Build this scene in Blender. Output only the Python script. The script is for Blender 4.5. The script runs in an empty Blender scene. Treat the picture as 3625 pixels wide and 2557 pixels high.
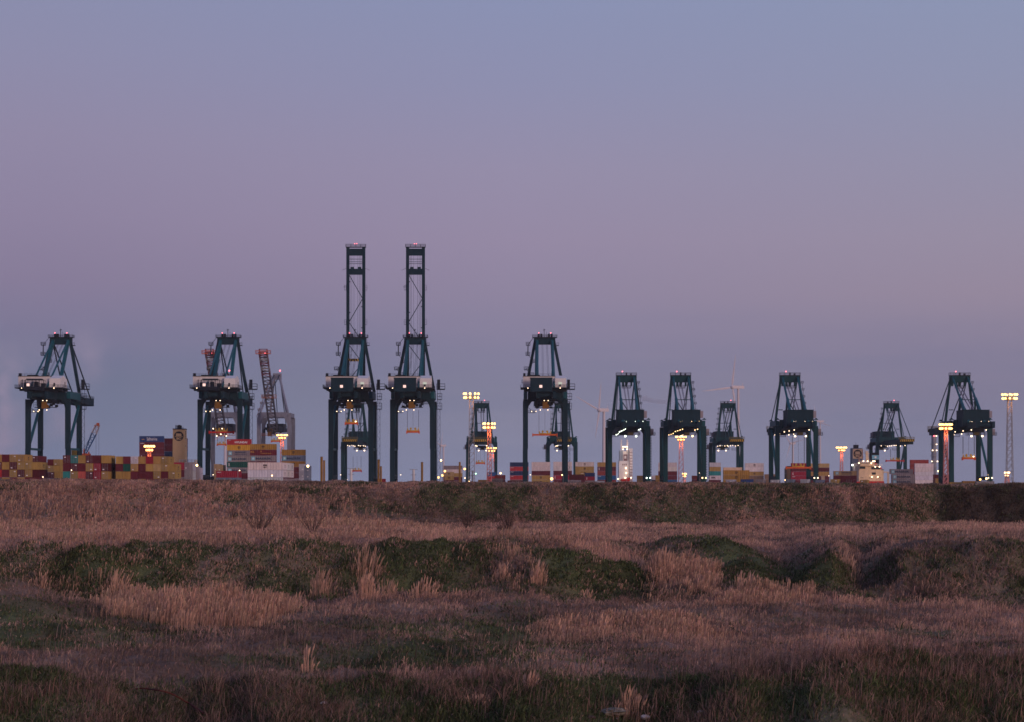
import bpy, math, random
import numpy as np
from mathutils import Vector, Matrix
random.seed(7); rng = np.random.default_rng(7)
S = bpy.context.scene
COL = S.collection
F, CX, HY, EYE = 8000.0, 1812.5, 1712.0, 7.5      # focal length, principal column, horizon row (photo pixels), eye height
GZ = 7.0                                          # quay level

# ------------------------------------------------------------------ camera
cam = bpy.data.cameras.new('camera'); co = bpy.data.objects.new('camera', cam); COL.objects.link(co)
co.location = (0, 0, EYE); co.rotation_euler = (math.radians(90), 0, 0)
cam.sensor_width = 36; cam.lens = F/3625*36; cam.shift_y = (HY-1278.5)/3625
cam.clip_start = 0.5; cam.clip_end = 30000
S.camera = co

# ------------------------------------------------------------------ world: dusk sky opposite the sunset
W = bpy.data.worlds.new("World"); S.world = W; W.use_nodes = True
nt = W.node_tree; nt.nodes.clear()
def N(t, **k):
    n = nt.nodes.new(t)
    for a, b in k.items(): setattr(n, a, b)
    return n
def L(a, b): nt.links.new(a, b)
def lin(c): return tuple(((v/255)/12.92 if v/255 <= .04045 else ((v/255+.055)/1.055)**2.4) for v in c)
def mth(op, a, b=None, clamp=False):
    n = N('ShaderNodeMath', operation=op, use_clamp=clamp)
    for i, q in enumerate((a, b)):
        if q is None: continue
        if isinstance(q, (int, float)): n.inputs[i].default_value = q
        else: L(q, n.inputs[i])
    return n.outputs[0]
tc = N('ShaderNodeTexCoord'); sp = N('ShaderNodeSeparateXYZ'); L(tc.outputs['Generated'], sp.inputs[0])
X_, Y_, Z_ = sp.outputs
zf = mth('DIVIDE', Z_, 0.30, True)
def ramp(stops):
    r = N('ShaderNodeValToRGB'); cr = r.color_ramp; cr.interpolation = 'B_SPLINE' if False else 'LINEAR'
    while len(cr.elements) > 1: cr.elements.remove(cr.elements[-1])
    for i, (row, c) in enumerate(stops):
        t = (HY-row)/F; z = t/math.sqrt(1+t*t); p = max(0, min(1, z/0.30))
        e = cr.elements[0] if i == 0 else cr.elements.new(p)
        e.position = p; e.color = (*lin(c), 1)
    L(zf, r.inputs[0]); return r.outputs[0]
RL = ramp([(1712,(117,130,161)),(1560,(110,121,150)),(1350,(107,115,143)),(1180,(122,118,148)),(1000,(134,123,152)),(780,(141,130,159)),(500,(144,136,165)),(200,(141,140,171)),(0,(138,141,173)),(-800,(110,125,170))])
RM = ramp([(1712,(135,139,167)),(1600,(133,136,163)),(1400,(130,129,154)),(1200,(134,128,156)),(1050,(142,132,159)),(850,(149,137,164)),(600,(149,141,169)),(300,(142,143,175)),(0,(138,145,179)),(-800,(112,128,176))])
RR = ramp([(1712,(126,128,156)),(1600,(126,128,155)),(1400,(127,123,149)),(1250,(135,127,152)),(1050,(149,136,157)),(850,(151,141,163)),(600,(148,144,169)),(300,(143,147,176)),(0,(140,149,180)),(-800,(112,128,176))])
m1 = N('ShaderNodeMix', data_type='RGBA'); L(mth('ADD', mth('DIVIDE', X_, 0.2), 1.0, True), m1.inputs[0]); L(RL, m1.inputs[6]); L(RM, m1.inputs[7])
m2 = N('ShaderNodeMix', data_type='RGBA'); L(mth('DIVIDE', X_, 0.2, True), m2.inputs[0]); L(m1.outputs[2], m2.inputs[6]); L(RR, m2.inputs[7])
# low cloud veils, strongest near the horizon on the left
mp = N('ShaderNodeMapping'); mp.inputs['Scale'].default_value = (14, 14, 22); mp.inputs['Location'].default_value = (5.3, 0, .9); L(tc.outputs['Generated'], mp.inputs[0])
nz = N('ShaderNodeTexNoise'); nz.inputs['Scale'].default_value = 1.0; nz.inputs['Detail'].default_value = 5; nz.inputs['Roughness'].default_value = .5; L(mp.outputs[0], nz.inputs[0])
cl = N('ShaderNodeMapRange'); cl.inputs[1].default_value = .48; cl.inputs[2].default_value = .68; L(nz.outputs[0], cl.inputs[0])
cm = mth('MULTIPLY', cl.outputs[0], mth('SUBTRACT', 1.0, mth('DIVIDE', Z_, 0.085, True)))
cm = mth('MULTIPLY', cm, mth('MULTIPLY', mth('SUBTRACT', -0.125, X_), 9.0, True))
m3 = N('ShaderNodeMix', data_type='RGBA'); L(mth('MULTIPLY', cm, .95), m3.inputs[0]); L(m2.outputs[2], m3.inputs[6]); m3.inputs[7].default_value = (*lin((143,130,156)), 1)
mp2 = N('ShaderNodeMapping'); mp2.inputs['Scale'].default_value = (5, 5, 60); L(tc.outputs['Generated'], mp2.inputs[0])
nz2 = N('ShaderNodeTexNoise'); nz2.inputs['Scale'].default_value = 1.3; nz2.inputs['Detail'].default_value = 4; L(mp2.outputs[0], nz2.inputs[0])
dk = N('ShaderNodeMapRange'); dk.inputs[1].default_value = .48; dk.inputs[2].default_value = .66; L(nz2.outputs[0], dk.inputs[0])
band = N('ShaderNodeMapRange', interpolation_type='SMOOTHSTEP'); band.inputs[1].default_value = .085; band.inputs[2].default_value = .055; L(Z_, band.inputs[0])
m4 = N('ShaderNodeMix', data_type='RGBA'); L(mth('MULTIPLY', mth('MULTIPLY', dk.outputs[0], band.outputs[0]), .16), m4.inputs[0]); L(m3.outputs[2], m4.inputs[6]); m4.inputs[7].default_value = (*lin((103,112,146)), 1)
# steam drifting low at the left
def blob(x0, z0, sx, sz):
    a = mth('DIVIDE', mth('SUBTRACT', X_, x0), sx); b = mth('DIVIDE', mth('SUBTRACT', Z_, z0), sz)
    return mth('POWER', 2.718, mth('MULTIPLY', mth('ADD', mth('MULTIPLY', a, a), mth('MULTIPLY', b, b)), -1.0))
st = blob(-.222, .022, .012, .016)
for q in ((-.216,.010,.012,.010),(-.213,.052,.010,.008),(-.184,.056,.007,.012),(-.195,.026,.008,.008),(-.219,.040,.005,.010)): st = mth('ADD', st, blob(*q))
mp3 = N('ShaderNodeMapping'); mp3.inputs['Scale'].default_value = (60, 60, 60); L(tc.outputs['Generated'], mp3.inputs[0])
nz3 = N('ShaderNodeTexNoise'); nz3.inputs['Scale'].default_value = 1.0; nz3.inputs['Detail'].default_value = 5; L(mp3.outputs[0], nz3.inputs[0])
sf = N('ShaderNodeMapRange'); sf.inputs[1].default_value = .35; sf.inputs[2].default_value = .65; L(nz3.outputs[0], sf.inputs[0])
m6 = N('ShaderNodeMix', data_type='RGBA'); L(mth('MULTIPLY', mth('MULTIPLY', st, sf.outputs[0]), .95, True), m6.inputs[0]); L(m4.outputs[2], m6.inputs[6]); m6.inputs[7].default_value = (*lin((140,131,157)), 1); m4 = m6
# afterglow behind the camera
ag = mth('MULTIPLY', mth('MAXIMUM', mth('ADD', mth('MULTIPLY', Y_, -.83), mth('MULTIPLY', X_, .56)), 0.0), mth('POWER', mth('SUBTRACT', 1.0, mth('ABSOLUTE', Z_)), 2.0))
m5 = N('ShaderNodeMix', data_type='RGBA'); L(mth('MINIMUM', mth('MULTIPLY', ag, 1.3), 1.0), m5.inputs[0]); L(m4.outputs[2], m5.inputs[6]); m5.inputs[7].default_value = (.52, .27, .27, 1)
bg1 = N('ShaderNodeBackground'); L(m5.outputs[2], bg1.inputs[0]); bg1.inputs[1].default_value = 1.0
sky = N('ShaderNodeTexSky'); sky.sky_type = 'NISHITA'; sky.sun_disc = False; sky.sun_elevation = math.radians(9); sky.sun_rotation = math.radians(142); sky.air_density = 1.0
bg2 = N('ShaderNodeBackground'); L(sky.outputs[0], bg2.inputs[0]); bg2.inputs[1].default_value = 0.0012
ad = N('ShaderNodeAddShader'); L(bg1.outputs[0], ad.inputs[0]); L(bg2.outputs[0], ad.inputs[1])
out = N('ShaderNodeOutputWorld'); L(ad.outputs[0], out.inputs[0])
# ------------------------------------------------------------------ last pink light from behind
sl = bpy.data.lights.new('sun', 'SUN'); so = bpy.data.objects.new('sun', sl); COL.objects.link(so)
sl.energy = 1.40; sl.angle = math.radians(20); sl.color = (1, .70, .60)
so.rotation_euler = (math.radians(90-9), 0, math.radians(38))
S.view_settings.view_transform = 'Standard'; S.view_settings.look = 'None'; S.view_settings.exposure = 0; S.view_settings.gamma = 1
S.cycles.use_denoising = True; S.cycles.sample_clamp_indirect = 3; S.cycles.max_bounces = 5; S.cycles.diffuse_bounces = 3; S.cycles.transparent_max_bounces = 8
S.cycles.filter_width = 1.6

# ------------------------------------------------------------------ helpers
def wp(px, py, Y): return Vector(((px-CX)/F*Y, Y, EYE-(py-HY)/F*Y))
def wx(px, Y): return (px-CX)/F*Y
def tag(o, label=None, cat=None, group=None, kind=None):
    if label: o['label'] = label
    if cat: o['category'] = cat
    if group: o['group'] = group
    if kind: o['kind'] = kind
    return o
def empty(name, loc=(0,0,0), rz=0):
    o = bpy.data.objects.new(name, None); COL.objects.link(o); o.location = loc; o.rotation_euler = (0,0,rz); o.empty_display_size = .5
    return o
def kids(o): return [c for c in bpy.data.objects if c.parent == o]
def copy_tree(o, parent=None):
    c = o.copy(); COL.objects.link(c); c.parent = parent
    for ch in kids(o): copy_tree(ch, c)
    return c
class MB:
    def __init__(s, zo=0): s.v = []; s.f = []; s.zo = zo
    def add(s, vs, fs):
        b = len(s.v); s.v += [tuple(p) for p in vs]; s.f += [tuple(b+i for i in q) for q in fs]; return s
    def box(s, x0, x1, y0, y1, z0, z1):
        return s.add([(x0,y0,z0),(x1,y0,z0),(x1,y1,z0),(x0,y1,z0),(x0,y0,z1),(x1,y0,z1),(x1,y1,z1),(x0,y1,z1)],
                     [(0,3,2,1),(4,5,6,7),(0,1,5,4),(1,2,6,5),(2,3,7,6),(3,0,4,7)])
    def beam(s, p, q, w, h=None, w2=None, h2=None):
        h = h or w; w2 = w2 or w; h2 = h2 or h
        p = Vector(p); q = Vector(q); d = (q-p).normalized()
        up = Vector((0,0,1)) if abs(d.z) < .95 else Vector((0,1,0))
        a = d.cross(up).normalized(); b = a.cross(d).normalized()
        vs = []
        for c, ww, hh in ((p, w, h), (q, w2, h2)):
            for sx, sy in ((-1,-1),(1,-1),(1,1),(-1,1)): vs.append(c + a*sx*ww/2 + b*sy*hh/2)
        return s.add(vs, [(0,3,2,1),(4,5,6,7),(0,1,5,4),(1,2,6,5),(2,3,7,6),(3,0,4,7)])
    def cyl(s, p, q, r, r2=None, n=8):
        r2 = r if r2 is None else r2; p = Vector(p); q = Vector(q); d = (q-p).normalized()
        up = Vector((0,0,1)) if abs(d.z) < .95 else Vector((0,1,0))
        a = d.cross(up).normalized(); b = a.cross(d).normalized(); vs = []
        for c, rr in ((p, r), (q, r2)):
            for i in range(n): t = 2*math.pi*i/n; vs.append(c + a*math.cos(t)*rr + b*math.sin(t)*rr)
        fs = [(i, (i+1) % n, n+(i+1) % n, n+i) for i in range(n)] + [tuple(range(n-1,-1,-1)), tuple(range(n, 2*n))]
        return s.add(vs, fs)
    def ball(s, c, r, n=8, sz=1):
        vs = []; fs = []
        for i in range(1, n//2): 
            th = math.pi*i/(n//2)
            for j in range(n): vs.append((c[0]+r*math.sin(th)*math.cos(2*math.pi*j/n), c[1]+r*math.sin(th)*math.sin(2*math.pi*j/n), c[2]+sz*r*math.cos(th)))
        m = n//2-1
        for i in range(m-1):
            for j in range(n): fs.append((i*n+j, (i+1)*n+j, (i+1)*n+(j+1)%n, i*n+(j+1)%n))
        vs.append((c[0],c[1],c[2]+sz*r)); vs.append((c[0],c[1],c[2]-sz*r)); t = len(vs)-2
        for j in range(n): fs.append((t, j, (j+1)%n)); fs.append((t+1, (m-1)*n+(j+1)%n, (m-1)*n+j))
        return s.add(vs, fs)
    def rail(s, pts, h=1.1, r=.06, step=2.5):
        for a, b in zip(pts[:-1], pts[1:]):
            a = Vector(a); b = Vector(b); n = max(1, int((b-a).length/step))
            for k in (h, h*.5): s.beam(a+Vector((0,0,k)), b+Vector((0,0,k)), r)
            for i in range(n+1): c = a.lerp(b, i/n); s.beam(c, c+Vector((0,0,h)), r)
        return s
    def deck(s, x0, x1, y0, y1, z, t=.25, h=1.1, r=.07):
        s.box(x0, x1, y0, y1, z-t, z); s.rail([(x0,y0,z),(x1,y0,z),(x1,y1,z),(x0,y1,z),(x0,y0,z)], h, r); return s
    def mesh(s, name, mat):
        me = bpy.data.meshes.new(name); v = s.v
        if s.zo: v = [(a, b, c+s.zo) for a, b, c in v]
        me.from_pydata(v, [], s.f); me.materials.append(mat); me.update(); return me
    def build(s, name, mat, parent=None, loc=(0,0,0), rz=0):
        o = bpy.data.objects.new(name, s.mesh(name, mat)); COL.objects.link(o); o.parent = parent; o.location = loc; o.rotation_euler = (0,0,rz)
        return o
# ------------------------------------------------------------------ materials
MATS = {}
def mat(name, c, rough=.6, metal=0, var=.18, scale=.6, obj_color=False, rust=0, bump=0):
    if name in MATS: return MATS[name]
    m = bpy.data.materials.new(name); m.use_nodes = True; t = m.node_tree; b = t.nodes['Principled BSDF']
    b.inputs['Roughness'].default_value = rough; b.inputs['Metallic'].default_value = metal; b.inputs['Specular IOR Level'].default_value = .10
    tcn = t.nodes.new('ShaderNodeTexCoord'); nz = t.nodes.new('ShaderNodeTexNoise'); nz.inputs['Scale'].default_value = scale; nz.inputs['Detail'].default_value = 6
    mpn = t.nodes.new('ShaderNodeMapping'); mpn.inputs['Scale'].default_value = (1, 1, .35)
    t.links.new(tcn.outputs['Object'], mpn.inputs[0])
    src = mpn.outputs[0]
    if obj_color:
        oi = t.nodes.new('ShaderNodeObjectInfo'); va = t.nodes.new('ShaderNodeVectorMath'); va.operation = 'ADD'
        cb = t.nodes.new('ShaderNodeCombineXYZ'); mm = t.nodes.new('ShaderNodeMath'); mm.operation = 'MULTIPLY'; mm.inputs[1].default_value = 97
        t.links.new(oi.outputs['Random'], mm.inputs[0]); t.links.new(mm.outputs[0], cb.inputs[0]); t.links.new(src, va.inputs[0]); t.links.new(cb.outputs[0], va.inputs[1]); src = va.outputs[0]
    t.links.new(src, nz.inputs[0])
    mr = t.nodes.new('ShaderNodeMapRange'); mr.inputs[1].default_value = .3; mr.inputs[2].default_value = .7; mr.inputs[3].default_value = 1-var; mr.inputs[4].default_value = 1+var
    t.links.new(nz.outputs[0], mr.inputs[0])
    mx = t.nodes.new('ShaderNodeMix'); mx.data_type = 'RGBA'; mx.blend_type = 'MULTIPLY'; mx.inputs[0].default_value = 1
    if obj_color: t.links.new(oi.outputs['Color'], mx.inputs[6])
    else: mx.inputs[6].default_value = (*c, 1)
    t.links.new(mr.outputs[0], mx.inputs[7]); o = mx.outputs[2]
    if rust:
        n2 = t.nodes.new('ShaderNodeTexNoise'); n2.inputs['Scale'].default_value = 1.7; n2.inputs['Detail'].default_value = 8; t.links.new(src, n2.inputs[0])
        m2 = t.nodes.new('ShaderNodeMapRange'); m2.inputs[1].default_value = .62; m2.inputs[2].default_value = .72; m2.inputs[4].default_value = rust; t.links.new(n2.outputs[0], m2.inputs[0])
        x2 = t.nodes.new('ShaderNodeMix'); x2.data_type = 'RGBA'; t.links.new(m2.outputs[0], x2.inputs[0]); t.links.new(o, x2.inputs[6]); x2.inputs[7].default_value = (.10,.05,.035,1); o = x2.outputs[2]
    t.links.new(o, b.inputs['Base Color'])
    MATS[name] = m; return m
def emis(name, c, s):
    if name in MATS: return MATS[name]
    m = bpy.data.materials.new(name); m.use_nodes = True; b = m.node_tree.nodes['Principled BSDF']
    b.inputs['Base Color'].default_value = (.6,.6,.6,1); b.inputs['Emission Color'].default_value = (*c, 1); b.inputs['Emission Strength'].default_value = s
    MATS[name] = m; return m
TEAL = mat('crane_green_paint', (.007,.047,.056), .6, rust=.0)
TEALD = mat('crane_dark_green_paint', (.007,.029,.042), .65, rust=.0)
TEALB = mat('crane_tube_blue_green', (.010,.088,.112), .5)
GREYC = mat('grey_crane_paint', (.20,.21,.26), .5, rust=.2)
DARK = mat('dark_steel', (.012,.017,.026), .6)
STEEL = mat('galvanised_steel', (.28,.28,.30), .5)
WHITE = mat('white_cladding', (.62,.58,.56), .6, var=.08)
TURB = mat('turbine_paint', (.62,.57,.60), .6, var=.04)
WHITEP = mat('white_paint', (.74,.72,.70), .5, var=.05)
CREAM = mat('cream_ship_paint', (.66,.50,.34), .5, var=.12, rust=.4)
FUNY = mat('buff_funnel_paint', (.68,.47,.25), .5, var=.06)
ROPE = mat('wire_rope', (.05,.05,.06), .6)
ORANGE = mat('orange_paint', (.62,.12,.035), .5)
REDP = mat('red_paint', (.50,.03,.03), .5)
YEL = mat('yellow_paint', (.50,.33,.05), .5)
BLACK = mat('black_paint', (.015,.015,.02), .6)
MUTEY = mat('dull_yellow_steel', (.16,.12,.04), .6)
BLUEP = mat('blue_crane_paint', (.03,.11,.28), .5)
PINKM = mat('red_mast_paint', (.48,.20,.19), .5)
BOXM = mat('container_paint', (1,1,1), .55, var=.16, scale=.8, obj_color=True, rust=.35)
LETW = mat('white_lettering', (.75,.72,.72), .6, var=.05)
LETK = mat('dark_lettering', (.025,.022,.03), .6, var=.05)
LETN = mat('navy_lettering', (.03,.05,.10), .6, var=.05)
LETG = mat('gold_lettering', (.62,.34,.08), .6, var=.05)
STARB = mat('pale_blue_emblem', (.22,.52,.62), .5, var=.05)
GLASS = mat('dark_glass', (.03,.04,.05), .15, var=.02)
LW = emis('white_lamp', (1,.72,.45), 4.2); LWC = emis('cool_lamp', (.88,1,.80), 6); LY = emis('sodium_lamp', (1,.52,.13), 4.5); LYS = emis('sodium_lamp_small', (1,.62,.26), 6)
LR = emis('red_aviation_lamp', (1,.12,.16), 4); LWIN = emis('lit_window', (1,.62,.50), 1.0); LG = emis('green_lamp', (.4,1,.5), 6); LPALE = emis('dim_green_window', (.6,.85,.6), .35)

# ------------------------------------------------------------------ text
TXT = {}
def text_mesh(s, m, bold=.02, ax='CENTER'):
    k = (s, m.name, bold, ax)
    if k in TXT: return TXT[k]
    cu = bpy.data.curves.new('lettering', 'FONT'); cu.body = s; cu.align_x = ax; cu.align_y = 'CENTER'; cu.offset = bold; cu.extrude = .01; cu.resolution_u = 3
    cu.size = 1
    o = bpy.data.objects.new('tmp', cu); COL.objects.link(o); dg = bpy.context.evaluated_depsgraph_get(); dg.update()
    me = bpy.data.meshes.new_from_object(o.evaluated_get(dg)); bpy.data.objects.remove(o); bpy.data.curves.remove(cu)
    me.materials.clear(); me.materials.append(m); me.name = 'lettering'
    v = np.array([p.co[:] for p in me.vertices]); lo = v.min(0); hi = v.max(0); c = (lo+hi)/2; h = hi[1]-lo[1]
    for p in me.vertices: p.co = ((p.co.x-(c[0] if ax == 'CENTER' else lo[0]))/h, (p.co.y-c[1])/h, p.co.z)
    me['w'] = float((hi[0]-lo[0])/h)
    TXT[k] = me; return me
def text(s, m, parent, loc, h, width=None, rz=0, bold=.02, name='lettering', ax='CENTER'):
    """upright lettering in the xz plane facing -y (turned by rz)"""
    me = text_mesh(s, m, bold, ax); o = bpy.data.objects.new(name, me); COL.objects.link(o); o.parent = parent
    o.rotation_euler = (math.radians(90), 0, rz); o.location = loc
    o.scale = (width/me['w'] if width else h, h, 1); return o
def disc_mesh(r, m, n=24, t=.03):
    return MB().cyl((0,-t,0),(0,0,0), r, n=n).mesh('emblem', m)
def star_mesh(m):
    b = MB(); pts = []
    for i in range(14):
        a = math.pi*2*i/14+math.pi/2; r = .75 if i % 2 == 0 else .34; pts.append((math.cos(a)*r, 0, math.sin(a)*r))
    b.add([(0,0,0)]+pts, [(0, i+1, (i+1) % 14+1) for i in range(14)]); return b.mesh('star', m)
DISC = disc_mesh(1, LETK); STAR = star_mesh(LETW); SQ = MB().box(-1,1,-.02,0,-1,1).mesh('emblem_square', STARB)
def put(me, name, parent, loc, sc=1, rz=0):
    o = bpy.data.objects.new(name, me); COL.objects.link(o); o.parent = parent; o.location = loc; o.scale = (sc,)*3; o.rotation_euler = (0,0,rz); return o

# ------------------------------------------------------------------ terrain
def vnoise(x, y, seed=0):
    x = np.asarray(x, float); y = np.asarray(y, float)
    xi = np.floor(x).astype(np.int64); yi = np.floor(y).astype(np.int64); fx = x-xi; fy = y-yi
    fx = fx*fx*(3-2*fx); fy = fy*fy*(3-2*fy)
    def h(a, b):
        n = (a*374761393 + b*668265263 + seed*1442695041) & 0xffffffff
        n = ((n ^ (n >> 13))*1274126177) & 0xffffffff
        return ((n ^ (n >> 16)) & 0xffff)/65535.0
    return (h(xi,yi)*(1-fx)+h(xi+1,yi)*fx)*(1-fy)+(h(xi,yi+1)*(1-fx)+h(xi+1,yi+1)*fx)*fy
def fbm(x, y, o=4, seed=0):
    s = 0; a = .5; t = 0
    for i in range(o): s = s+a*vnoise(x*2**i, y*2**i, seed+i*17); t += a; a *= .5
    return s/t
def zrow(row, D): return EYE-(np.asarray(row, float)-HY)/F*D
def terrain(px, D):
    """ground height at azimuth px and distance D"""
    px = np.asarray(px, float); D = np.asarray(D, float); px, D = np.broadcast_arrays(px, D); x = (px-CX)/F*D
    p = np.clip(px, -300, 3900)
    wob = (fbm(px/330, px*0+1.5, 3, 5)-.5)
    Dn = 82+wob*7
    zc = zrow(np.interp(p, [0,400,1000,1500,2100,2500,2800,3000,3200,3625],[2400,2410,2412,2410,2418,2392,2352,2330,2340,2368]), Dn)
    rr = np.interp(p, [0,300,700,1100,1500,1900,2060,2273,2450,2800,2950,3060,3180,3350,3500,3625],[1938,1936,1932,1940,1936,1937,1950,2014,2030,2060,1960,2000,1962,1950,1945,1950])
    Dr = 148+wob*5+np.interp(p,[2950,3060,3200],[0,6,0]); zr = zrow(rr, Dr)
    zb = zrow(np.interp(p, [0,500,1000,1400,1800,2500,3200,3300,3420,3625],[1698,1701,1704,1709,1711,1711,1713,1714,1716,1712]), 360)
    basin = .3+0*p
    Ds = np.stack([0*p, 0*p+9, 0*p+24, 0*p+58, Dn-10, Dn-1.2, Dn+.5, Dn+6, 0*p+134, Dr-9, Dr-1, Dr+2, Dr+16, np.interp(p,[900,1700,3200,3300],[322,341,341,346]), 0*p+357, 0*p+361, 0*p+440, 0*p+480, 0*p+600])
    plat = np.interp(p,[2050,2300,2900,3000],[3.0,2.5,2.5,3.0])
    zs = np.stack([0*p+5.9, 0*p+5.8, 0*p+2.0, 0*p-4.6, zc-2.6, zc-.3, zc, basin, basin, basin+.1, zr-.2, zr, np.minimum(plat, zr+.2), 0*p+1.25, zb-np.interp(p,[900,1700],[.7,.5]), zb, zb-.3, 0*p+GZ-.4, 0*p+GZ-.4])
    z = np.zeros_like(D)
    for i in range(len(Ds)-1):
        a, b = Ds[i], Ds[i+1]; t = np.clip((D-a)/np.maximum(b-a, .01), 0, 1); t = t*t*(3-2*t)
        z = np.where((D >= a) & (D <= b), zs[i]*(1-t)+zs[i+1]*t, z)
    z = np.where(D > 600, GZ-.4, z)
    g = lambda c, s, q, w: np.exp(-((px-c)/s)**2)*np.exp(-((D-q)/w)**2)
    z = z+2.15*g(-50,360,116,9)+1.5*g(2463,170,176,14)+1.1*np.exp(-((px-2470-(176-D)*8)/140)**2)*np.exp(-((D-160)/13)**2)+.75*g(3480,210,145,6)+.55*g(2300,330,112,4)-.5*g(3080,70,146,8)+.5*g(2900,180,95,5)+.35*g(1250,250,100,5)
    amp = np.interp(D, [0,60,80,140,200,340,352,362,430,470],[0,.35,.6,.95,.55,.35,.9,.16,.1,0])
    z = z+amp*((fbm(x/7, D/7, 4, 1)-.5)*1.5+(fbm(x/1.6, D/1.6, 3, 9)-.5)*.75)+np.interp(D,[70,80,130,138,185,200,340,350,360,365],[.15,.3,0,.55,.45,.1,.1,.6,.25,0])*(fbm(x/1.3, D/1.5, 3, 19)-.5)*2
    return z
def hit(px, row):
    """distance at which the sight line through a photo pixel meets the field"""
    D = np.arange(70, 360, .1); g = terrain(np.full(len(D), float(px)), D); s_ = EYE-(row-HY)/F*D
    k = np.argmax(g >= s_); return float(D[k])
def mixc(a, b, t): t = np.clip(t, 0, 1)[:, None]; return a*(1-t)+b*t
C_TAN = np.array((.60,.360,.245)); C_PINK = np.array((.46,.275,.205)); C_MAUVE = np.array((.255,.170,.130)); C_GREEN = np.array((.125,.138,.062)); C_DKG = np.array((.066,.072,.036)); C_SOIL = np.array((.070,.055,.040)); C_GREY = np.array((.30,.25,.22))
def sstep(a, b, x): t = np.clip((x-a)/(b-a), 0, 1); return t*t*(3-2*t)
def zones(px, D):
    """plant cover: greenness and share of tall tan grass at a place in the field"""
    x = (px-CX)/F*D
    n1 = fbm(x/6, D/9, 4, 21); n2 = fbm(x/1.8, D/3.0, 3, 33); n3 = fbm(x/13, D/24, 4, 41)
    wob = (fbm(px/330, px*0+1.5, 3, 5)-.5); Dn = 82+wob*7; Dr = 148+wob*5
    near = 1-sstep(Dn-1.0, Dn+2.5, D)
    face = sstep(Dr-14, Dr-6, D)*(1-sstep(Dr-.5, Dr+4, D))*np.where((px < 2330), 1-.3*sstep(2100,2330,px), .62*sstep(2850,2960,px)*(.4+1.2*fbm(px/160,D/4,3,77)))
    hill = np.exp(-((px-2450-((176-D)*9.5))/(110+(176-D)*1.6))**2)*sstep(137,143,D)*(1-sstep(177,184,D))
    lm = np.exp(-((px-40)/430)**2)*sstep(92,100,D)*(1-sstep(117,126,D))
    basin = sstep(86,91,D)*(1-sstep(112,121,D))*np.exp(-((px-1420)/560)**2)
    mid = np.exp(-((px-2380)/260)**2)*np.exp(-((D-109)/3.5)**2)
    stripe = np.exp(-((px-2050)/420)**2)*np.exp(-((D-170)/12)**2)*.8 + np.exp(-((px-1350)/260)**2)*np.exp(-((D-262)/12)**2)*.7 + np.exp(-((px-3150)/420)**2)*np.exp(-((D-196)/7)**2)*.5
    bank = sstep(338,346,D)*(1-sstep(359,363,D))
    bankg = bank*np.clip(.18+sstep(900,2000,px)*.40*(1-sstep(352,359,D)*.6), 0, 1)
    g0 = near*(.85+.45*sstep(2450,2900,px))+face*1.05+hill*.95+lm*1.0+basin*1.0+mid*.7+stripe*.6+bankg
    green = np.clip(g0+(n1-.5)*2.6*(g0 > .08)+(n2-.5)*.9*(g0 > .08)+np.where(g0 <= .08, (n1-.55)*2.4, 0), 0, 1)
    tan = np.clip(.42+(n3-.5)*3.0+(n2-.5)*1.0-sstep(1700,2700,px)*.15-np.where(D < 90, .15, 0)+sstep(148,156,D)*(1-sstep(176,195,D))*.25*(px < 2300)+sstep(230,330,D)*.30*(px < 1500), 0, 1)
    return green, tan, n1, n2, n3, bank, near, face, Dn, Dr
def cover(px, D, pick=False):
    """vegetation colour; pick=True draws one species for each plant instead of the average"""
    green, tan, n1, n2, n3, bank, near, face, Dn, Dr = zones(px, D)
    n = len(px); T = lambda c: np.tile(c, (n, 1))
    if pick:
        gm = (rng.random(n) < green*.78)*1.0; tm = (rng.random(n) < tan)*1.0; dk = (rng.random(n) < np.clip((n2-.3)*1.6, .15, .9))*1.0
    else: gm, tm, dk = green, tan, np.clip((n2-.35)*2, 0, 1)
    c = mixc(T(C_MAUVE), T(C_PINK), tm); c = mixc(c, mixc(T(C_GREEN), T(C_DKG), dk), gm)
    notch = sstep(3290,3350,px)*bank; c = mixc(c, T(C_SOIL*.62), notch*.85*(1-sstep(354,358,D)))
    top = sstep(358,360.5,D)*(1-sstep(372,380,D)); c = mixc(c, T(C_GREY), top*np.clip((n2-.35)*2, 0, .8))
    x = (px-CX)/F*D
    return c*np.clip(.30+1.4*fbm(x/2.6, D/5.2, 4, 63), .3, 1.7)[:, None]
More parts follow.
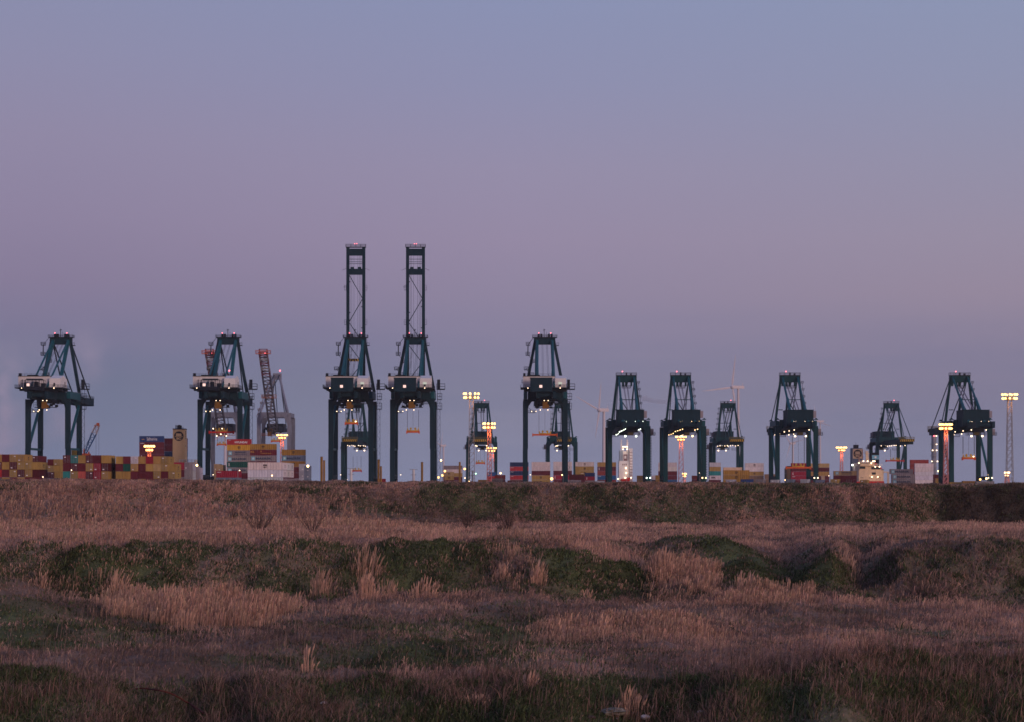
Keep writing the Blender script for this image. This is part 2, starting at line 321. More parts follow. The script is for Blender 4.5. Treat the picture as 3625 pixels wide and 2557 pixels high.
def ground_mat():
    m = bpy.data.materials.new('field_ground'); m.use_nodes = True; t = m.node_tree; b = t.nodes['Principled BSDF']; b.inputs['Roughness'].default_value = .95; b.inputs['Specular IOR Level'].default_value = .1
    a = t.nodes.new('ShaderNodeAttribute'); a.attribute_name = 'Col'; tcn = t.nodes.new('ShaderNodeTexCoord')
    nz = t.nodes.new('ShaderNodeTexNoise'); nz.inputs['Scale'].default_value = 3; nz.inputs['Detail'].default_value = 10; nz.inputs['Roughness'].default_value = .7; t.links.new(tcn.outputs['Object'], nz.inputs[0])
    mr = t.nodes.new('ShaderNodeMapRange'); mr.inputs[1].default_value = .3; mr.inputs[2].default_value = .7; mr.inputs[3].default_value = .55; mr.inputs[4].default_value = 1.2; t.links.new(nz.outputs[0], mr.inputs[0])
    mx = t.nodes.new('ShaderNodeMix'); mx.data_type = 'RGBA'; mx.blend_type = 'MULTIPLY'; mx.inputs[0].default_value = 1; t.links.new(a.outputs[0], mx.inputs[6]); t.links.new(mr.outputs[0], mx.inputs[7]); t.links.new(mx.outputs[2], b.inputs['Base Color'])
    bp = t.nodes.new('ShaderNodeBump'); bp.inputs['Distance'].default_value = .3; bp.inputs['Strength'].default_value = .8; t.links.new(nz.outputs[0], bp.inputs['Height']); t.links.new(bp.outputs[0], b.inputs['Normal'])
    return m
def make_terrain():
    pxs = np.concatenate([np.linspace(-9000,-500,24)[:-1], np.arange(-500, 4130, 11.0), np.linspace(4130,12600,24)[1:]])
    Ds = np.concatenate([np.linspace(2,60,14)[:-1], np.exp(np.arange(math.log(60), math.log(343), .0042)), np.arange(343.5,364,.35), np.linspace(365,600,50)])
    P, D = np.meshgrid(pxs, Ds); z = terrain(P, D); x = (P-CX)/F*D
    nr, nc = P.shape; v = np.stack([x, D, z], -1).reshape(-1, 3)
    i = np.arange(nr*nc).reshape(nr, nc); q = np.stack([i[:-1,:-1], i[:-1,1:], i[1:,1:], i[1:,:-1]], -1).reshape(-1, 4)
    me = bpy.data.meshes.new('field'); fast_mesh(me, v, q, cover(P.ravel(), D.ravel())*.95); me.polygons.foreach_set('use_smooth', np.ones(len(q), bool))
    me.materials.append(ground_mat()); o = bpy.data.objects.new('field', me); COL.objects.link(o); tag(o, kind='structure')
def fast_mesh(me, v, q, col):
    n = q.shape[1]
    me.vertices.add(len(v)); me.vertices.foreach_set('co', v.astype(np.float32).ravel())
    me.loops.add(q.size); me.loops.foreach_set('vertex_index', q.astype(np.int32).ravel())
    me.polygons.add(len(q)); me.polygons.foreach_set('loop_start', np.arange(0, q.size, n, dtype=np.int32))
    me.update(calc_edges=True)
    a = me.color_attributes.new('Col', 'FLOAT_COLOR', 'POINT'); a.data.foreach_set('color', np.concatenate([col, np.ones((len(col),1))], 1).astype(np.float32).ravel())
make_terrain()
pg = MB().add([(-16000,560,GZ),(16000,560,GZ),(16000,22000,GZ),(-16000,22000,GZ)], [(0,1,2,3)]).build('port_ground', mat('asphalt', (.05,.05,.055), .9), None); tag(pg, kind='structure')
bgp = MB().add([(-3000,-600,-5.2),(3000,-600,-5.2),(3000,566,-5.2),(-3000,566,-5.2)], [(0,1,2,3)]).build('ground', mat('bare_soil', (.06,.045,.035), .95), None); tag(bgp, kind='structure')

# ------------------------------------------------------------------ grass
def leaf_mat(name):
    m = bpy.data.materials.new(name); m.use_nodes = True; t = m.node_tree; b = t.nodes['Principled BSDF']; b.inputs['Roughness'].default_value = .8; b.inputs['Specular IOR Level'].default_value = .15
    a = t.nodes.new('ShaderNodeAttribute'); a.attribute_name = 'Col'; t.links.new(a.outputs[0], b.inputs['Base Color'])
    tr = t.nodes.new('ShaderNodeBsdfTranslucent'); t.links.new(a.outputs[0], tr.inputs[0]); ms = t.nodes.new('ShaderNodeMixShader'); ms.inputs[0].default_value = .42
    t.links.new(b.outputs[0], ms.inputs[1]); t.links.new(tr.outputs[0], ms.inputs[2]); t.links.new(ms.outputs[0], t.nodes['Material Output'].inputs[0]); return m
LEAF = leaf_mat('plant_blades')
def blades(name, px, D, h, col, w, lean, nb, spread, head=0, label=None):
    """nb blades at each tuft; each blade a bent two-segment strip"""
    n = len(px); k = nb; N_ = n*k
    px = np.repeat(px, k); D = np.repeat(D, k); h = np.repeat(h, k)*rng.uniform(.55, 1.1, N_); w = np.repeat(w, k); col = np.repeat(col, k, 0)
    x = (px-CX)/F*D+rng.normal(0, 1, N_)*spread; y = D+rng.normal(0, 1, N_)*spread
    p2 = x/y*F+CX; z = terrain(p2, y)-.05
    a = rng.uniform(0, 2*math.pi, N_); ln = np.abs(rng.normal(0, lean, N_))*h; wind = .10*h
    dx = np.cos(a)*ln+wind; dy = np.sin(a)*ln; th = rng.uniform(-.9, .9, N_); ux = np.cos(th)*w/2; uy = np.sin(th)*w/2
    base = np.stack([x, y, z], -1); u = np.stack([ux, uy, 0*ux], -1); mid = base+np.stack([dx*.35, dy*.35, h*.55], -1); tip = base+np.stack([dx, dy, h*(1-.25*np.clip(ln/np.maximum(h,.01),0,1))], -1)
    col = col*rng.uniform(.6, 1.45, N_)[:, None]*(1+rng.normal(0, .05, (N_, 3)))
    if head:
        V = np.stack([base-u*.5, base+u*.5, mid-u*.5, mid+u*.5, tip-u*head, tip+u*head], 1).reshape(-1, 3)
    else:
        V = np.stack([base-u, base+u, mid-u*.75, mid+u*.75, tip-u*.15, tip+u*.15], 1).reshape(-1, 3)
    i = np.arange(N_)[:, None]*6; Q = np.concatenate([i+np.array([0,1,3,2]), i+np.array([2,3,5,4])], 0)
    cc = np.repeat(np.clip(col, .004, .9), 6, 0)
    me = bpy.data.meshes.new(name); fast_mesh(me, V, Q, cc); me.materials.append(LEAF)
    o = bpy.data.objects.new(name, me); COL.objects.link(o); tag(o, label, name.replace('_', ' '), None, 'stuff'); return o
def samp(n, p0, p1, d0, d1):
    return rng.uniform(p0, p1, n), np.exp(rng.uniform(math.log(d0), math.log(d1), n))
def bands(*bs):
    q = [samp(int(n*1.15), -550, 4175, a, b) for n, a, b in bs]; return np.concatenate([i[0] for i in q]), np.concatenate([i[1] for i in q])
# 1 meadow: short matted dry and green grass everywhere
px, D = bands((85000,74,364),(34000,343,362),(20000,134,152),(16000,75,84),(8000,156,182),(9000,318,343))
g, tn, n1, n2, n3, bank, near, face, Dn, Dr = zones(px, D)
c = cover(px, D, True); keep = ~((px > 3335) & (D > 343)) | (rng.random(len(px)) < .7)
h = np.interp(D, [74,85,140,200,345,358,361,364],[.28,.24,.30,.34,.46,.40,.22,.20])*(.35+1.3*n2)*(1-.2*g)*rng.uniform(.6,1.3,len(px))
blades('meadow_grass', px[keep], D[keep], h[keep], c[keep], (D*.00040+.006)[keep], .75, 5, .26, label='matted dry and green grass covering the rough field')
# 2 feathery dry grass in patches
px, D = samp(87000, -550, 4175, 80, 352)
g, tn, n1, n2, n3, bank, near, face, Dn, Dr = zones(px, D); x = (px-CX)/F*D; pt = fbm(x/5, D/11, 4, 123)
k = (D > Dn+1) & (rng.random(len(px)) < np.where(D < 133, .45, 1)*(1-g)**2.2*np.clip((pt-.38)*4.5, .12, 1)*np.clip(.2+tn, 0, 1)) & ~((px > 3320) & (D > 340)); px, D, g, tn, n2, pt = px[k], D[k], g[k], tn[k], n2[k], pt[k]
c = mixc(np.tile(C_PINK, (len(px),1)), np.tile(C_TAN, (len(px),1)), tn*rng.random(len(px))*1.4)*(.65+.7*n2)[:, None]
h = np.interp(D, [80,120,150,250,352],[.34,.36,.50,.55,.6])*(.35+1.3*n2)*np.clip(.5+(pt-.4)*3, .4, 1.2)
blades('dry_grass', px, D, h, c, D*.00028+.005, .34, 5, .35, head=.7, label='pinkish dry feathery grass spread in patches over the field')
# 3 reed beds with ragged edges
def reeds(name, p0, p1, d0, d1, n, hh, colr, label, thr=.45, seed=55, nb=4, sc=5):
    px, D = samp(int(n), p0, p1, d0, d1); x = (px-CX)/F*D
    m = .65*fbm(x/sc, D/sc/1.6, 4, seed)+.35*fbm(x/1.1, D/2, 2, seed+7); ex = 1-np.abs((px-(p0+p1)/2)/((p1-p0)/2))**2.2; ed = 1-np.abs((D-(d0+d1)/2)/((d1-d0)/2))**3
    q = (m-thr)/(1-thr)*2.2*np.clip(ex*1.6, 0, 1)*np.clip(.25+ed, 0, 1); k = rng.random(len(px)) < q*1.3; px, D, q = px[k], D[k], q[k]
    c = np.tile(colr, (len(px),1))*rng.uniform(.6,1.1,(len(px),1)); h = .85*hh*(.45+.55*np.clip(q,0,1))*rng.uniform(.55,1.15,len(px))
    return blades(name, px, D, h, c, D*.00026+.005, .13, nb, .22, head=1.15, label=label)
reeds('reeds', 330, 1060, 114, 136, 6500, 1.8, C_TAN*1.0, 'tall tan reed bed left of centre below the dark green ridge', .33)
reeds('reeds', -200, 2350, 150, 186, 9000, 1.0, C_TAN*.85, 'orange tan reeds lining the crest behind the dark green ridge', .40)
reeds('reeds', 2270, 2560, 136, 155, 3000, 1.4, C_TAN*.95, 'pale reeds on the slope left of the green hillock foot', .36, 61)
reeds('reeds', 2480, 2900, 132, 140, 2200, 1.2, C_TAN*.95, 'pale reeds along the foot of the green hillock', .36, 62)
reeds('reeds', -200, 2300, 135, 149, 3000, 1.0, C_TAN*.9, 'scattered dry grass tufts on the dark green ridge face', .50, 71, 4, 3.0)
reeds('reeds', 1850, 2600, 103, 112, 2600, .7, C_TAN*1.0, 'low pale reeds along the small hump at centre right', .40, 75)
reeds('reeds', -200, 1600, 255, 357, 14000, 1.7, C_TAN*.95, 'tall orange reeds at the foot of the far embankment on the left', .34, 77, 4, 14)
reeds('reeds', 1500, 3330, 343, 359, 5200, .8, C_TAN*.75, 'dry reeds on the face of the far embankment on the right', .38, 81, 4, 12)
reeds('reeds', 2850, 3750, 150, 176, 3600, .6, C_TAN*.8, 'dry grass on top of the right hand dark bank', .38, 83)
reeds('reeds', -200, 3300, 359, 363, 4200, .34, C_TAN*.6, 'thin dry grass fringe along the crest of the far embankment', .25, 85, 4, 12)
# 4 separate feathery clumps that stand out
def clump(px, row, D, H, W_, n, label, col=None, lean=.20):
    """a tuft of stems fanning out of one root, plume at each tip"""
    x0 = wx(px, D); z0 = float(terrain(np.array([px]), np.array([D]))[0])-.05; vs = []; k = n
    col = C_TAN if col is None else col
    bx = rng.normal(0, W_*.38, k); by = rng.normal(0, W_*.3, k); hh = .9*H*rng.uniform(.4, 1.08, k)*np.exp(-.45*(bx/(W_*.38))**2*rng.uniform(.4,1.4,k)); a = bx/W_*lean*1.1+rng.normal(0, .07, k); bw = .024
    x = x0+bx; y = D+by; z = terrain(x/y*F+CX, y)-.04
    B = np.stack([x, y, z], 1); M = B+np.stack([a*hh*.35, 0*a, hh*.6], 1); T = B+np.stack([a*hh+.06*hh, rng.normal(0,.1,k)*hh, hh*.97], 1); u = np.stack([np.full(k,bw/2), rng.uniform(-.02,.02,k), 0*a], 1); P1 = M*.35+T*.65
    V = np.stack([B-u*.6, B+u*.6, M-u*.6, M+u*.6, P1-u*2.0, P1+u*2.0, T-u*.5, T+u*.5], 1).reshape(-1, 3); i = np.arange(k)[:, None]*8
    Qd = np.concatenate([i+np.array(q) for q in ([0,1,3,2],[2,3,5,4],[4,5,7,6])], 0); cc = np.repeat(col*rng.uniform(.7,1.3,(k,1)), 8, 0)
    V = V-np.array([x0, D, z0])
    me = bpy.data.meshes.new('grass_clump'); fast_mesh(me, V, Qd, cc); me.materials.append(LEAF); o = bpy.data.objects.new('grass_clump', me); COL.objects.link(o); o.location = (x0, D, z0)
    tag(o, label, 'grass clump', 'feathery dry grass clumps on the field')
for cx_, D_, H_, W_, n_, lb in [
  (1140,139,2.0,1.5,90,'pale feathery clump on the ridge face left of centre'),(1295,143,2.3,1.7,110,'tall pale clump high on the ridge face just left of centre'),(1370,139,1.8,1.5,90,'feathery clump on the ridge face below the tall one'),
  (1300,133,1.9,1.3,90,'bright clump at the foot of the ridge left of centre'),(1500,134,1.5,1.5,80,'bright wide clump at the foot of the ridge near centre'),(1905,141,1.9,.9,80,'slender tall clump on the ridge face right of the centre line'),
  (1780,142,1.2,.9,50,'small clump on the ridge face near the centre line'),(2085,138,1.0,1.0,50,'small pale clump on the right part of the ridge face'),(420,141,1.8,1.4,90,'feathery clump on the left part of the ridge face'),
  (140,142,1.3,1.3,60,'clump at the left end of the ridge face'),(930,134,1.6,1.1,60,'reddish clump beside the right end of the reed bed'),(600,122,2.1,1.6,100,'tallest clump within the left half of the reed bed'),
  (655,110,1.3,1.3,70,'clump in front of the reed bed at the mound edge'),(1060,131,1.3,1.0,55,'low clump right of the reed bed'),(2360,147,2.4,1.6,110,'tall pale clump left of the green hillock foot'),
  (2640,140,1.4,2.4,110,'broad pale clump at the foot of the green hillock'),(2790,140,1.3,1.6,80,'pale clump right of the green hillock foot'),(3010,148,1.3,1.6,70,'clump left of the dark hollow on the right'),
  (2560,118,.7,1.8,70,'low ragged clump behind the small hump, right of centre'),(3200,112,.6,1.6,60,'low ragged clump in the dry grass at the right'),(2130,108,.9,1.4,80,'low bushy pale clump at the left end of the small hump'),(1990,107,1.0,1.5,90,'rounded bushy clump left of the small hump'),(1095,86,1.5,.5,24,'thin stalks standing in the near grass left of centre'),
  (2230,79.5,1.1,1.1,60,'orange tinted clump at the near bank edge right of centre'),(1690,79,.5,.9,40,'small pale clump at the near bank edge by the centre'),(1880,80,.9,.5,36,'narrow pale clump on the near bank right of the centre line')]:
    clump(cx_, 0, D_, H_, W_, int(n_*1.3), lb, C_TAN*rng.uniform(.85,1.15))
# 5 tall bare stalks
px, D = samp(2600, -100, 3750, 76, 130); k = (rng.random(len(px)) < np.where(px > 1800, .9, .35)); px, D = px[k], D[k]
blades('weed_stalks', px, D, rng.uniform(.4, 1.3, len(px)), np.tile(C_MAUVE*.7, (len(px),1))*rng.uniform(.5,1.8,(len(px),1)), D*.0+.026, .13, 2, .2, label='thin bare weed stalks standing across the near field')
px, D = samp(8000, -200, 3800, 75, 84); k = fbm((px-CX)/F*D/2.2, D/2.2, 3, 91) > np.where(px > 2400, .44, .56); px, D = px[k], D[k]
blades('dead_stems', px, D, rng.uniform(.3, .85, len(px)), np.tile(C_PINK*.5, (len(px),1))*rng.uniform(.3,1.8,(len(px),1)), D*.0+.022, .65, 3, .3, label='tangled dead brown stems on the near bank')
px, D = bands((26000,70,364),(22000,134,152),(14000,75,84),(12000,343,361),(8000,158,180)); x = (px-CX)/F*D; g = zones(px, D)[0]; k = (rng.random(len(px)) < g*1.1) & ((D < 184) | (D > 343)); px, D, x = px[k], D[k], x[k]
blades('green_grass', px, D, rng.uniform(.10, .30, len(px))*(.5+2.6*np.clip(fbm(x/.9, D/1.2, 3, 140)-.35, 0, 1)), np.tile(np.array((.115,.140,.058)), (len(px),1))*rng.uniform(.3,1.25,(len(px),1)), D*.0005+.008, .7, 5, .35, label='short dark green grass on the banks and hollows')
# ================================================================== cranes
ZO = -2.5          # crane heights below are written above a datum 2.5 m under the quay
def M_(): return MB(ZO)
def lamps(root, pts, m, s=.55, name='floodlight', h=None):
    me = M_().box(-s/2, s/2, -s/2, s/2, -(h or s)/2-ZO, (h or s)/2-ZO).mesh(name, m)
    for p in pts:
        o = bpy.data.objects.new(name, me); COL.objects.link(o); o.parent = root; o.location = (p[0], p[1], p[2]+ZO)
def boom_up_parts(root, y, z0, z1, m=TEALD):
    for s in (-1, 1):
        M_().box(s*4.15-.78, s*4.15+.78, y-1, y+1.2, z0, z1).build('boom_girder', m, root)
    c = M_(); c.box(-3.37, 3.37, y-.8, y+1, z1-4.3, z1-.8); c.box(-3.37, 3.37, y-.7, y+.9, 112, 115)
    for z in (z1-6.2, z1-7.6, z1-8.6): c.beam((-3.4,y,z), (3.4,y,z), .22)
    c.box(-2.8, -1, y-.5, y+.5, 115, 116); c.box(1, 2.8, y-.5, y+.5, 115, 116); c.build('boom_cross_beam', m, root)
    b = M_(); zz = [112, 99.5, 87.2, 76.5]; 
    for i in range(3):
        a, c2 = ((-3.4, 3.4), (3.4, -3.4))[i % 2]; b.beam((a,y,zz[i]-.3), (c2,y,zz[i+1]+.3), .35)
    b.beam((-3.4,y,75), (3.4,y,66), .35); b.beam((3.4,y,66), (-3.4,y,57), .35); b.build('boom_bracing', m, root)
    r = M_()
    for x in (-2.7,-2.1,-1.0,1.0,1.9,2.6): r.beam((x,y+.4,z1-4), (x,y+.4,56), .10)
    r.build('boom_ropes', ROPE, root)
    w = M_()
    for z in (104, 86, 76): 
        for s in (-1, 1): w.rail([(s*4.95,y-1,z),(s*5.9,y-1,z)], 2.4, .12, 1); w.box(min(s*4.95,s*5.9), max(s*4.95,s*5.9), y-1.2, y-.4, z-.15, z)
    for z in (108,92,88,81): w.box(-3.35,-2.9,y-.4,y+.1,z,z+.5)
    for z in (95,84,79): w.box(2.9,3.35,y-.4,y+.1,z,z+.5)
    w.deck(-5.2, 5.2, y-1.5, y+1.5, z1+.2, .3, 1.3, .12)
    w.beam((-5,y,104+2),(-6.6,y,103.5+2),.14); w.beam((5,y,z1-11),(7.2,y,z1-12),.14); w.beam((-5,y,z1-11),(-7.2,y,z1-12),.14)
    w.build('boom_walkways', DARK, root)
    M_().box(-.8,-.4,y,y+.4,z1+1.6,z1+2).box(.3,.7,y,y+.4,z1+1.6,z1+2).build('aviation_light', LR, root)
def crane_a(label, boom_up, boxed, mirror_gear=False, group='large container cranes with white machinery houses'):
    root = empty('ship_to_shore_crane'); tag(root, label, 'container crane', group)
    G = 30
    for s in (-1, 1):
        for y in (0, G):
            l = M_(); x = s*10.05; l.box(x-1.22, x+1.22, y-1.3, y+1.3, 20.5, 45.5); l.box(x-1.05 if s > 0 else x-1.3, x+1.3 if s > 0 else x+1.05, y-1.2, y+1.2, 3.6, 20.5)
            l.add([(x-s*1.22,y-1.2,45.5),(x-s*1.22,y+1.2,45.5),(x-s*3.4,y-1.2,45.5),(x-s*3.4,y+1.2,45.5),(x-s*1.22,y-1.2,41),(x-s*1.22,y+1.2,41),(x-s*1.8,y-1.2,43.2),(x-s*1.8,y+1.2,43.2)],
                  [(0,2,6,4),(1,5,7,3),(4,6,7,5),(2,3,7,6)])
            l.build('leg', TEALD, root)
            b = M_(); 
            for k in (-4.2,-1.4,1.4,4.2):
                b.cyl((x-.4,y+k*.6,3.1),(x+.4,y+k*.6,3.1),.55,n=8); b.box(x-.7,x+.7,y+k*.6-.5,y+k*.6+.5,3.2,3.9)
            b.build('wheel_bogie', DARK, root)
        t = M_(); t.box(s*10.05-.8, s*10.05+.8, 1.3, G-1.3, 5.2, 7.4); t.build('sill_beam', TEALD, root)
        t = M_(); t.beam((s*10.05,1.3,20.5), (s*10.05,G-1.3,20.5), 1.1); t.beam((s*10.05,1.4,21.5), (s*10.05,G-1.3,43), 1.2); t.box(s*10.05-.9,s*10.05+.9,1.3,G-1.3,46,49.6); t.build('side_brace', TEALB, root)
    for y in (0, G): M_().box(-8.8, 8.8, y-1.1, y+1.1, 45.5, 50.3).build('portal_beam', TEALD, root)
    g = M_()
    for s in (-1, 1): g.box(s*4.1-.8, s*4.1+.8, -24, 35, 45.2, 48.6)
    for y in range(-22, 35, 7): g.box(-3.3, 3.3, y, y+.5, 46.2, 48)
    g.build('trolley_girder', TEALD, root)
    # machinery house
    h = M_(); h.box(-11.3, 4.4, -17, -2, 50.9, 56.3); h.build('machinery_house', WHITE, root)
    rf = M_(); rf.box(-11.5, 4.6, -17.2, -1.8, 56.3, 56.6); rf.box(-8, -3, -12, -8, 56.6, 57.3); rf.rail([(-11.3,-17,56.6),(4.4,-17,56.6)], 1.1, .09, 3); rf.box(-11.3,-10.2,-16,-14,56.6,58); rf.build('house_roof', DARK, root)
    sh = M_(); sh.box(4.5, 10, -19, -2, 50.9, 55.3)
    sh.add([(4.5,-19,55.3),(10,-19,55.3),(10,-10.5,57),(4.5,-10.5,57),(10,-2,55.3),(4.5,-2,55.3)], [(0,1,2,3),(3,2,4,5),(1,4,2),(0,3,5)])
    sh.build('electrical_house', WHITEP, root)
    M_().box(6.6,7.4,-19.08,-19,51.4,53.0).build('house_door', DARK, root); M_().box(10,10.06,-8,-6.6,51.6,54).build('house_door', DARK, root)
    if boxed: M_().box(6.1,7.9,-19.1,-19,52.3,53.4).build('lit_window', LPALE, root)
    dk = M_(); dk.box(-12.6, 11.4, -19.6, -1, 50.3, 50.8); dk.rail([(-12.6,-1,50.8),(-12.6,-19.5,50.8),(11.4,-19.5,50.8),(11.4,-1,50.8)], 1.3, .11, 2.2)
    dk.box(-11,10.5,-16,-13.5,49.2,50.3); dk.box(-11,10.5,-4.5,-2.5,49.2,50.3); dk.build('house_platform', DARK, root)
    if boxed:
        cw = M_(); cw.box(-7.9, 2.9, -27, -22.5, 48.4, 54.9); cw.box(-8.1, 3.1, -27.2, -22.3, 54.9, 55.3); cw.build('counterweight_box', TEALD, root)
        M_().box(-3.4,-2,-27.12,-27,50.3,51.6).build('lit_window', LWIN, root)
    else:
        cw = M_(); cw.box(-6.6, 2.6, -26, -22, 49.2, 50.8); cw.box(-5.4, 2.2, -26.5, -22.5, 54.2, 54.8)
        for x in (-7.4,-5.8,-2.2,-.6,1.2,3.2): cw.beam((x,-26,49.4),(x,-26,54.4),.3)
        cw.box(-6.8,-5.4,-25,-22,50.8,53); cw.box(-1.6,0,-25.5,-22,50.8,53.4); cw.box(1.6,3.4,-25,-22,50.8,52.6)
        cw.rail([(-8,-26,50.8),(4,-26,50.8)], 3.2, .14, 1.6); cw.build('rope_winch_frame', DARK, root)
        M_().box(-5.2,-3.8,-26.25,-26.1,51.1,52.4).build('lit_window', LWIN, root)
    # A-frame
    for s in (-1, 1):
        a = M_(); a.beam((s*4.7,33,78), (s*10.05,30,50.2), 1.5, 1.9); a.build('a_frame_leg', TEALD, root)
        a = M_(); a.beam((s*3.9,32,77), (s*4.4,3,49), 1.6, 1.6); a.build('a_frame_strut', TEALB, root)
        a = M_(); a.cyl((s*4.0,32,77.5), (s*4.0,-22,51), .5, n=8); a.build('back_stay', TEALB, root)
    a = M_(); a.box(-5.6, 5.6, 31.5, 35, 75.3, 78.7); a.build('apex_beam', TEALD, root)
    d = M_(); d.deck(-6.3, 6.5, 30.6, 35.8, 79.1, .3, 1.2, .12)
    for x in (-3,-1.7,2.3,3.7): d.box(x-.5,x+.5,32,34,79.1,80.9)
    d.beam((-.2,33,79.1),(-.2,33,83.5),.3); d.beam((-.9,33,82.8),(.5,33,83),.2); d.beam((.9,33,79),(.9,33,82),.15); d.box(6.2,7.4,31,34,74.6,74.9); d.rail([(6.3,31,74.9),(7.4,31,74.9)],1.3,.12,1)
    d.build('apex_platform', DARK, root)
    lamps(root, [(-3,32,81.3),(3.2,32,81.3)], LR, .42, 'aviation_light')
    st = M_(); zz = [(75,-8.6),(69.8,-8.7),(66.2,-5.4),(62.2,-9.6),(59.2,-6.8),(55.4,-10.8)]
    for i,(z,x) in enumerate(zz):
        st.deck(x-1.1, x+1.1, 29, 31, z, .4, 1.3, .14)
        if i: st.beam((zz[i-1][1],30,zz[i-1][0]), (x,30,z), .5, .16)
    st.beam((-8.6,30,75),(-5.6,31,79),.5,.18); st.build('stairway', DARK, root)
    lf = M_()
    for i in range(12):
        z = 6+i*3.7; lf.beam((11.8,28.5,z),(13.0,28.5,z+1.6),.10); lf.beam((13.0,28.5,z+1.6),(11.8,28.5,z+3.2),.10)
    lf.beam((11.7,28.5,4),(11.7,28.5,52),.16); lf.beam((13.1,28.5,4),(13.1,28.5,52),.16)
    lf.box(11.6,13.1,27,29,52,56.8); lf.deck(11.3, 15.6, 26.6, 29.5, 52.6-.6, .5, 2.6, .13); lf.deck(11.6, 14, 26.8, 29, 46.6, .3, 3, .13); lf.deck(11.4, 14, 26.8, 29, 41.6, .3, 3, .13)
    lf.build('lift_tower', DARK, root)
    gear = M_(); gear.box(-4.5, 4.5, -6, 6, 43.6, 45.2)
    for k in range(26):
        x = random.uniform(-5, 5); y = random.uniform(-8, 8); z = random.uniform(40.8, 44.4); gear.box(x-.7, x+.7, y-.6, y+.6, z, z+random.uniform(.6,1.8))
    gear.rail([(-6,-6,41.5),(6,-6,41.5)], 2.2, .12, 1.2); gear.box(-5.6,5.6,-6,-5,41.1,41.4); gear.build('trolley', DARK, root)
    M_().box(-1.6,.9,-8.4,-6.2,40.6,44).box(.9,1.7,-8,-6.5,41,42.6).build('operator_cab', mat('amber_cab',(.22,.11,.02),.5), root)
    wk = M_(); wk.deck(-10, -5, -1, 1, 39.2 if not boxed else 38.9, .25, 1.1, .1); wk.beam((-10,0,42.5),(-6,0,39),.2); wk.build('access_walkway', DARK, root); M_().deck(4.5, 9, -2, 2, 43.4, .25, 1.3, .12).build('access_walkway', DARK, root)
    lamps(root, [(-2.7,-8.4,39.9),(1.1,-8.4,39.9),(-9,-19.8,50.4),(7,-19.8,50.4)], LW, .38)
    lamps(root, [(-7,-1.2,39.4),(-4.8,-1.2,39.4),(-.8,-9,44.6),(1.2,-9,44.6),(-9.2,29.5,7.7),(-7.4,29.5,7.5)], LW, .36)
    if boom_up: boom_up_parts(root, 36.5, 49, 126.3)
    else:
        bm = M_()
        for s in (-1, 1): bm.box(s*4.1-.8, s*4.1+.8, 35.3, 98, 45.6, 49.2)
        bm.box(-4.9, 4.9, 97, 99, 45.4, 49.6)
        for y in range(38, 97, 6): bm.box(-3.3, 3.3, y, y+.4, 47, 48.6)
        bm.build('boom', TEALD, root)
        rl = M_(); rl.rail([(5.2,36,49.2),(5.2,98,49.2),(-5.2,98,49.2),(-5.2,36,49.2)], 1.3, .12, 3); rl.build('boom_railing', DARK, root)
        fs = M_()
        for s in (-1, 1): fs.beam((s*4.6,34,77), (s*4.3,64,49.4), .55); fs.beam((s*4.6,34,77.4), (s*4.3,92,49.4), .55)
        fs.build('fore_stay', TEALD, root)
    rp = M_()
    for x in (-1.4,-.9,.9,1.4): rp.beam((x,33,76), (x*1.2,-8,57), .12)
    rp.build('hoist_ropes', ROPE, root)
    if boom_up and not mirror_gear:
        hz = M_(); hz.box(-3.4, 3.1, 30.2, 30.5, 66.4, 67.8); hz.build('hazard_board', YEL, root)
        z2 = M_()
        for i in range(5): x = -3+i*1.3; sg = 1 if i < 2 else -1; z2.add([(x-.3-sg*.35,30.15,66.4),(x+.3-sg*.35,30.15,66.4),(x+.3+sg*.35,30.15,67.8),(x-.3+sg*.35,30.15,67.8)], [(0,1,2,3)])
        z2.build('hazard_stripes', BLACK, root)
    return root
def place(o, px, Y, rz=0.0, z=GZ): o.location = (wx(px, Y), Y, z); o.rotation_euler = (0,0,rz); return o
YA = 1143
a1 = crane_a('leftmost large dark green crane with open winch frame and lowered boom', False, False); place(a1, 170, YA)
a2 = copy_tree(a1); a2['label'] = 'large dark green crane with lowered boom standing right of the buff round-emblem funnel'; place(a2, 779, YA)
a3 = crane_a('left one of the two tall cranes with boom raised, yellow striped board in its frame', True, True); place(a3, 1242, YA)
a4 = crane_a('right one of the two tall cranes with boom raised upright', True, True, True); place(a4, 1460, YA)
a5 = crane_a('large crane with white machinery house and lowered boom at the centre of the row', False, True); place(a5, 1931, YA)

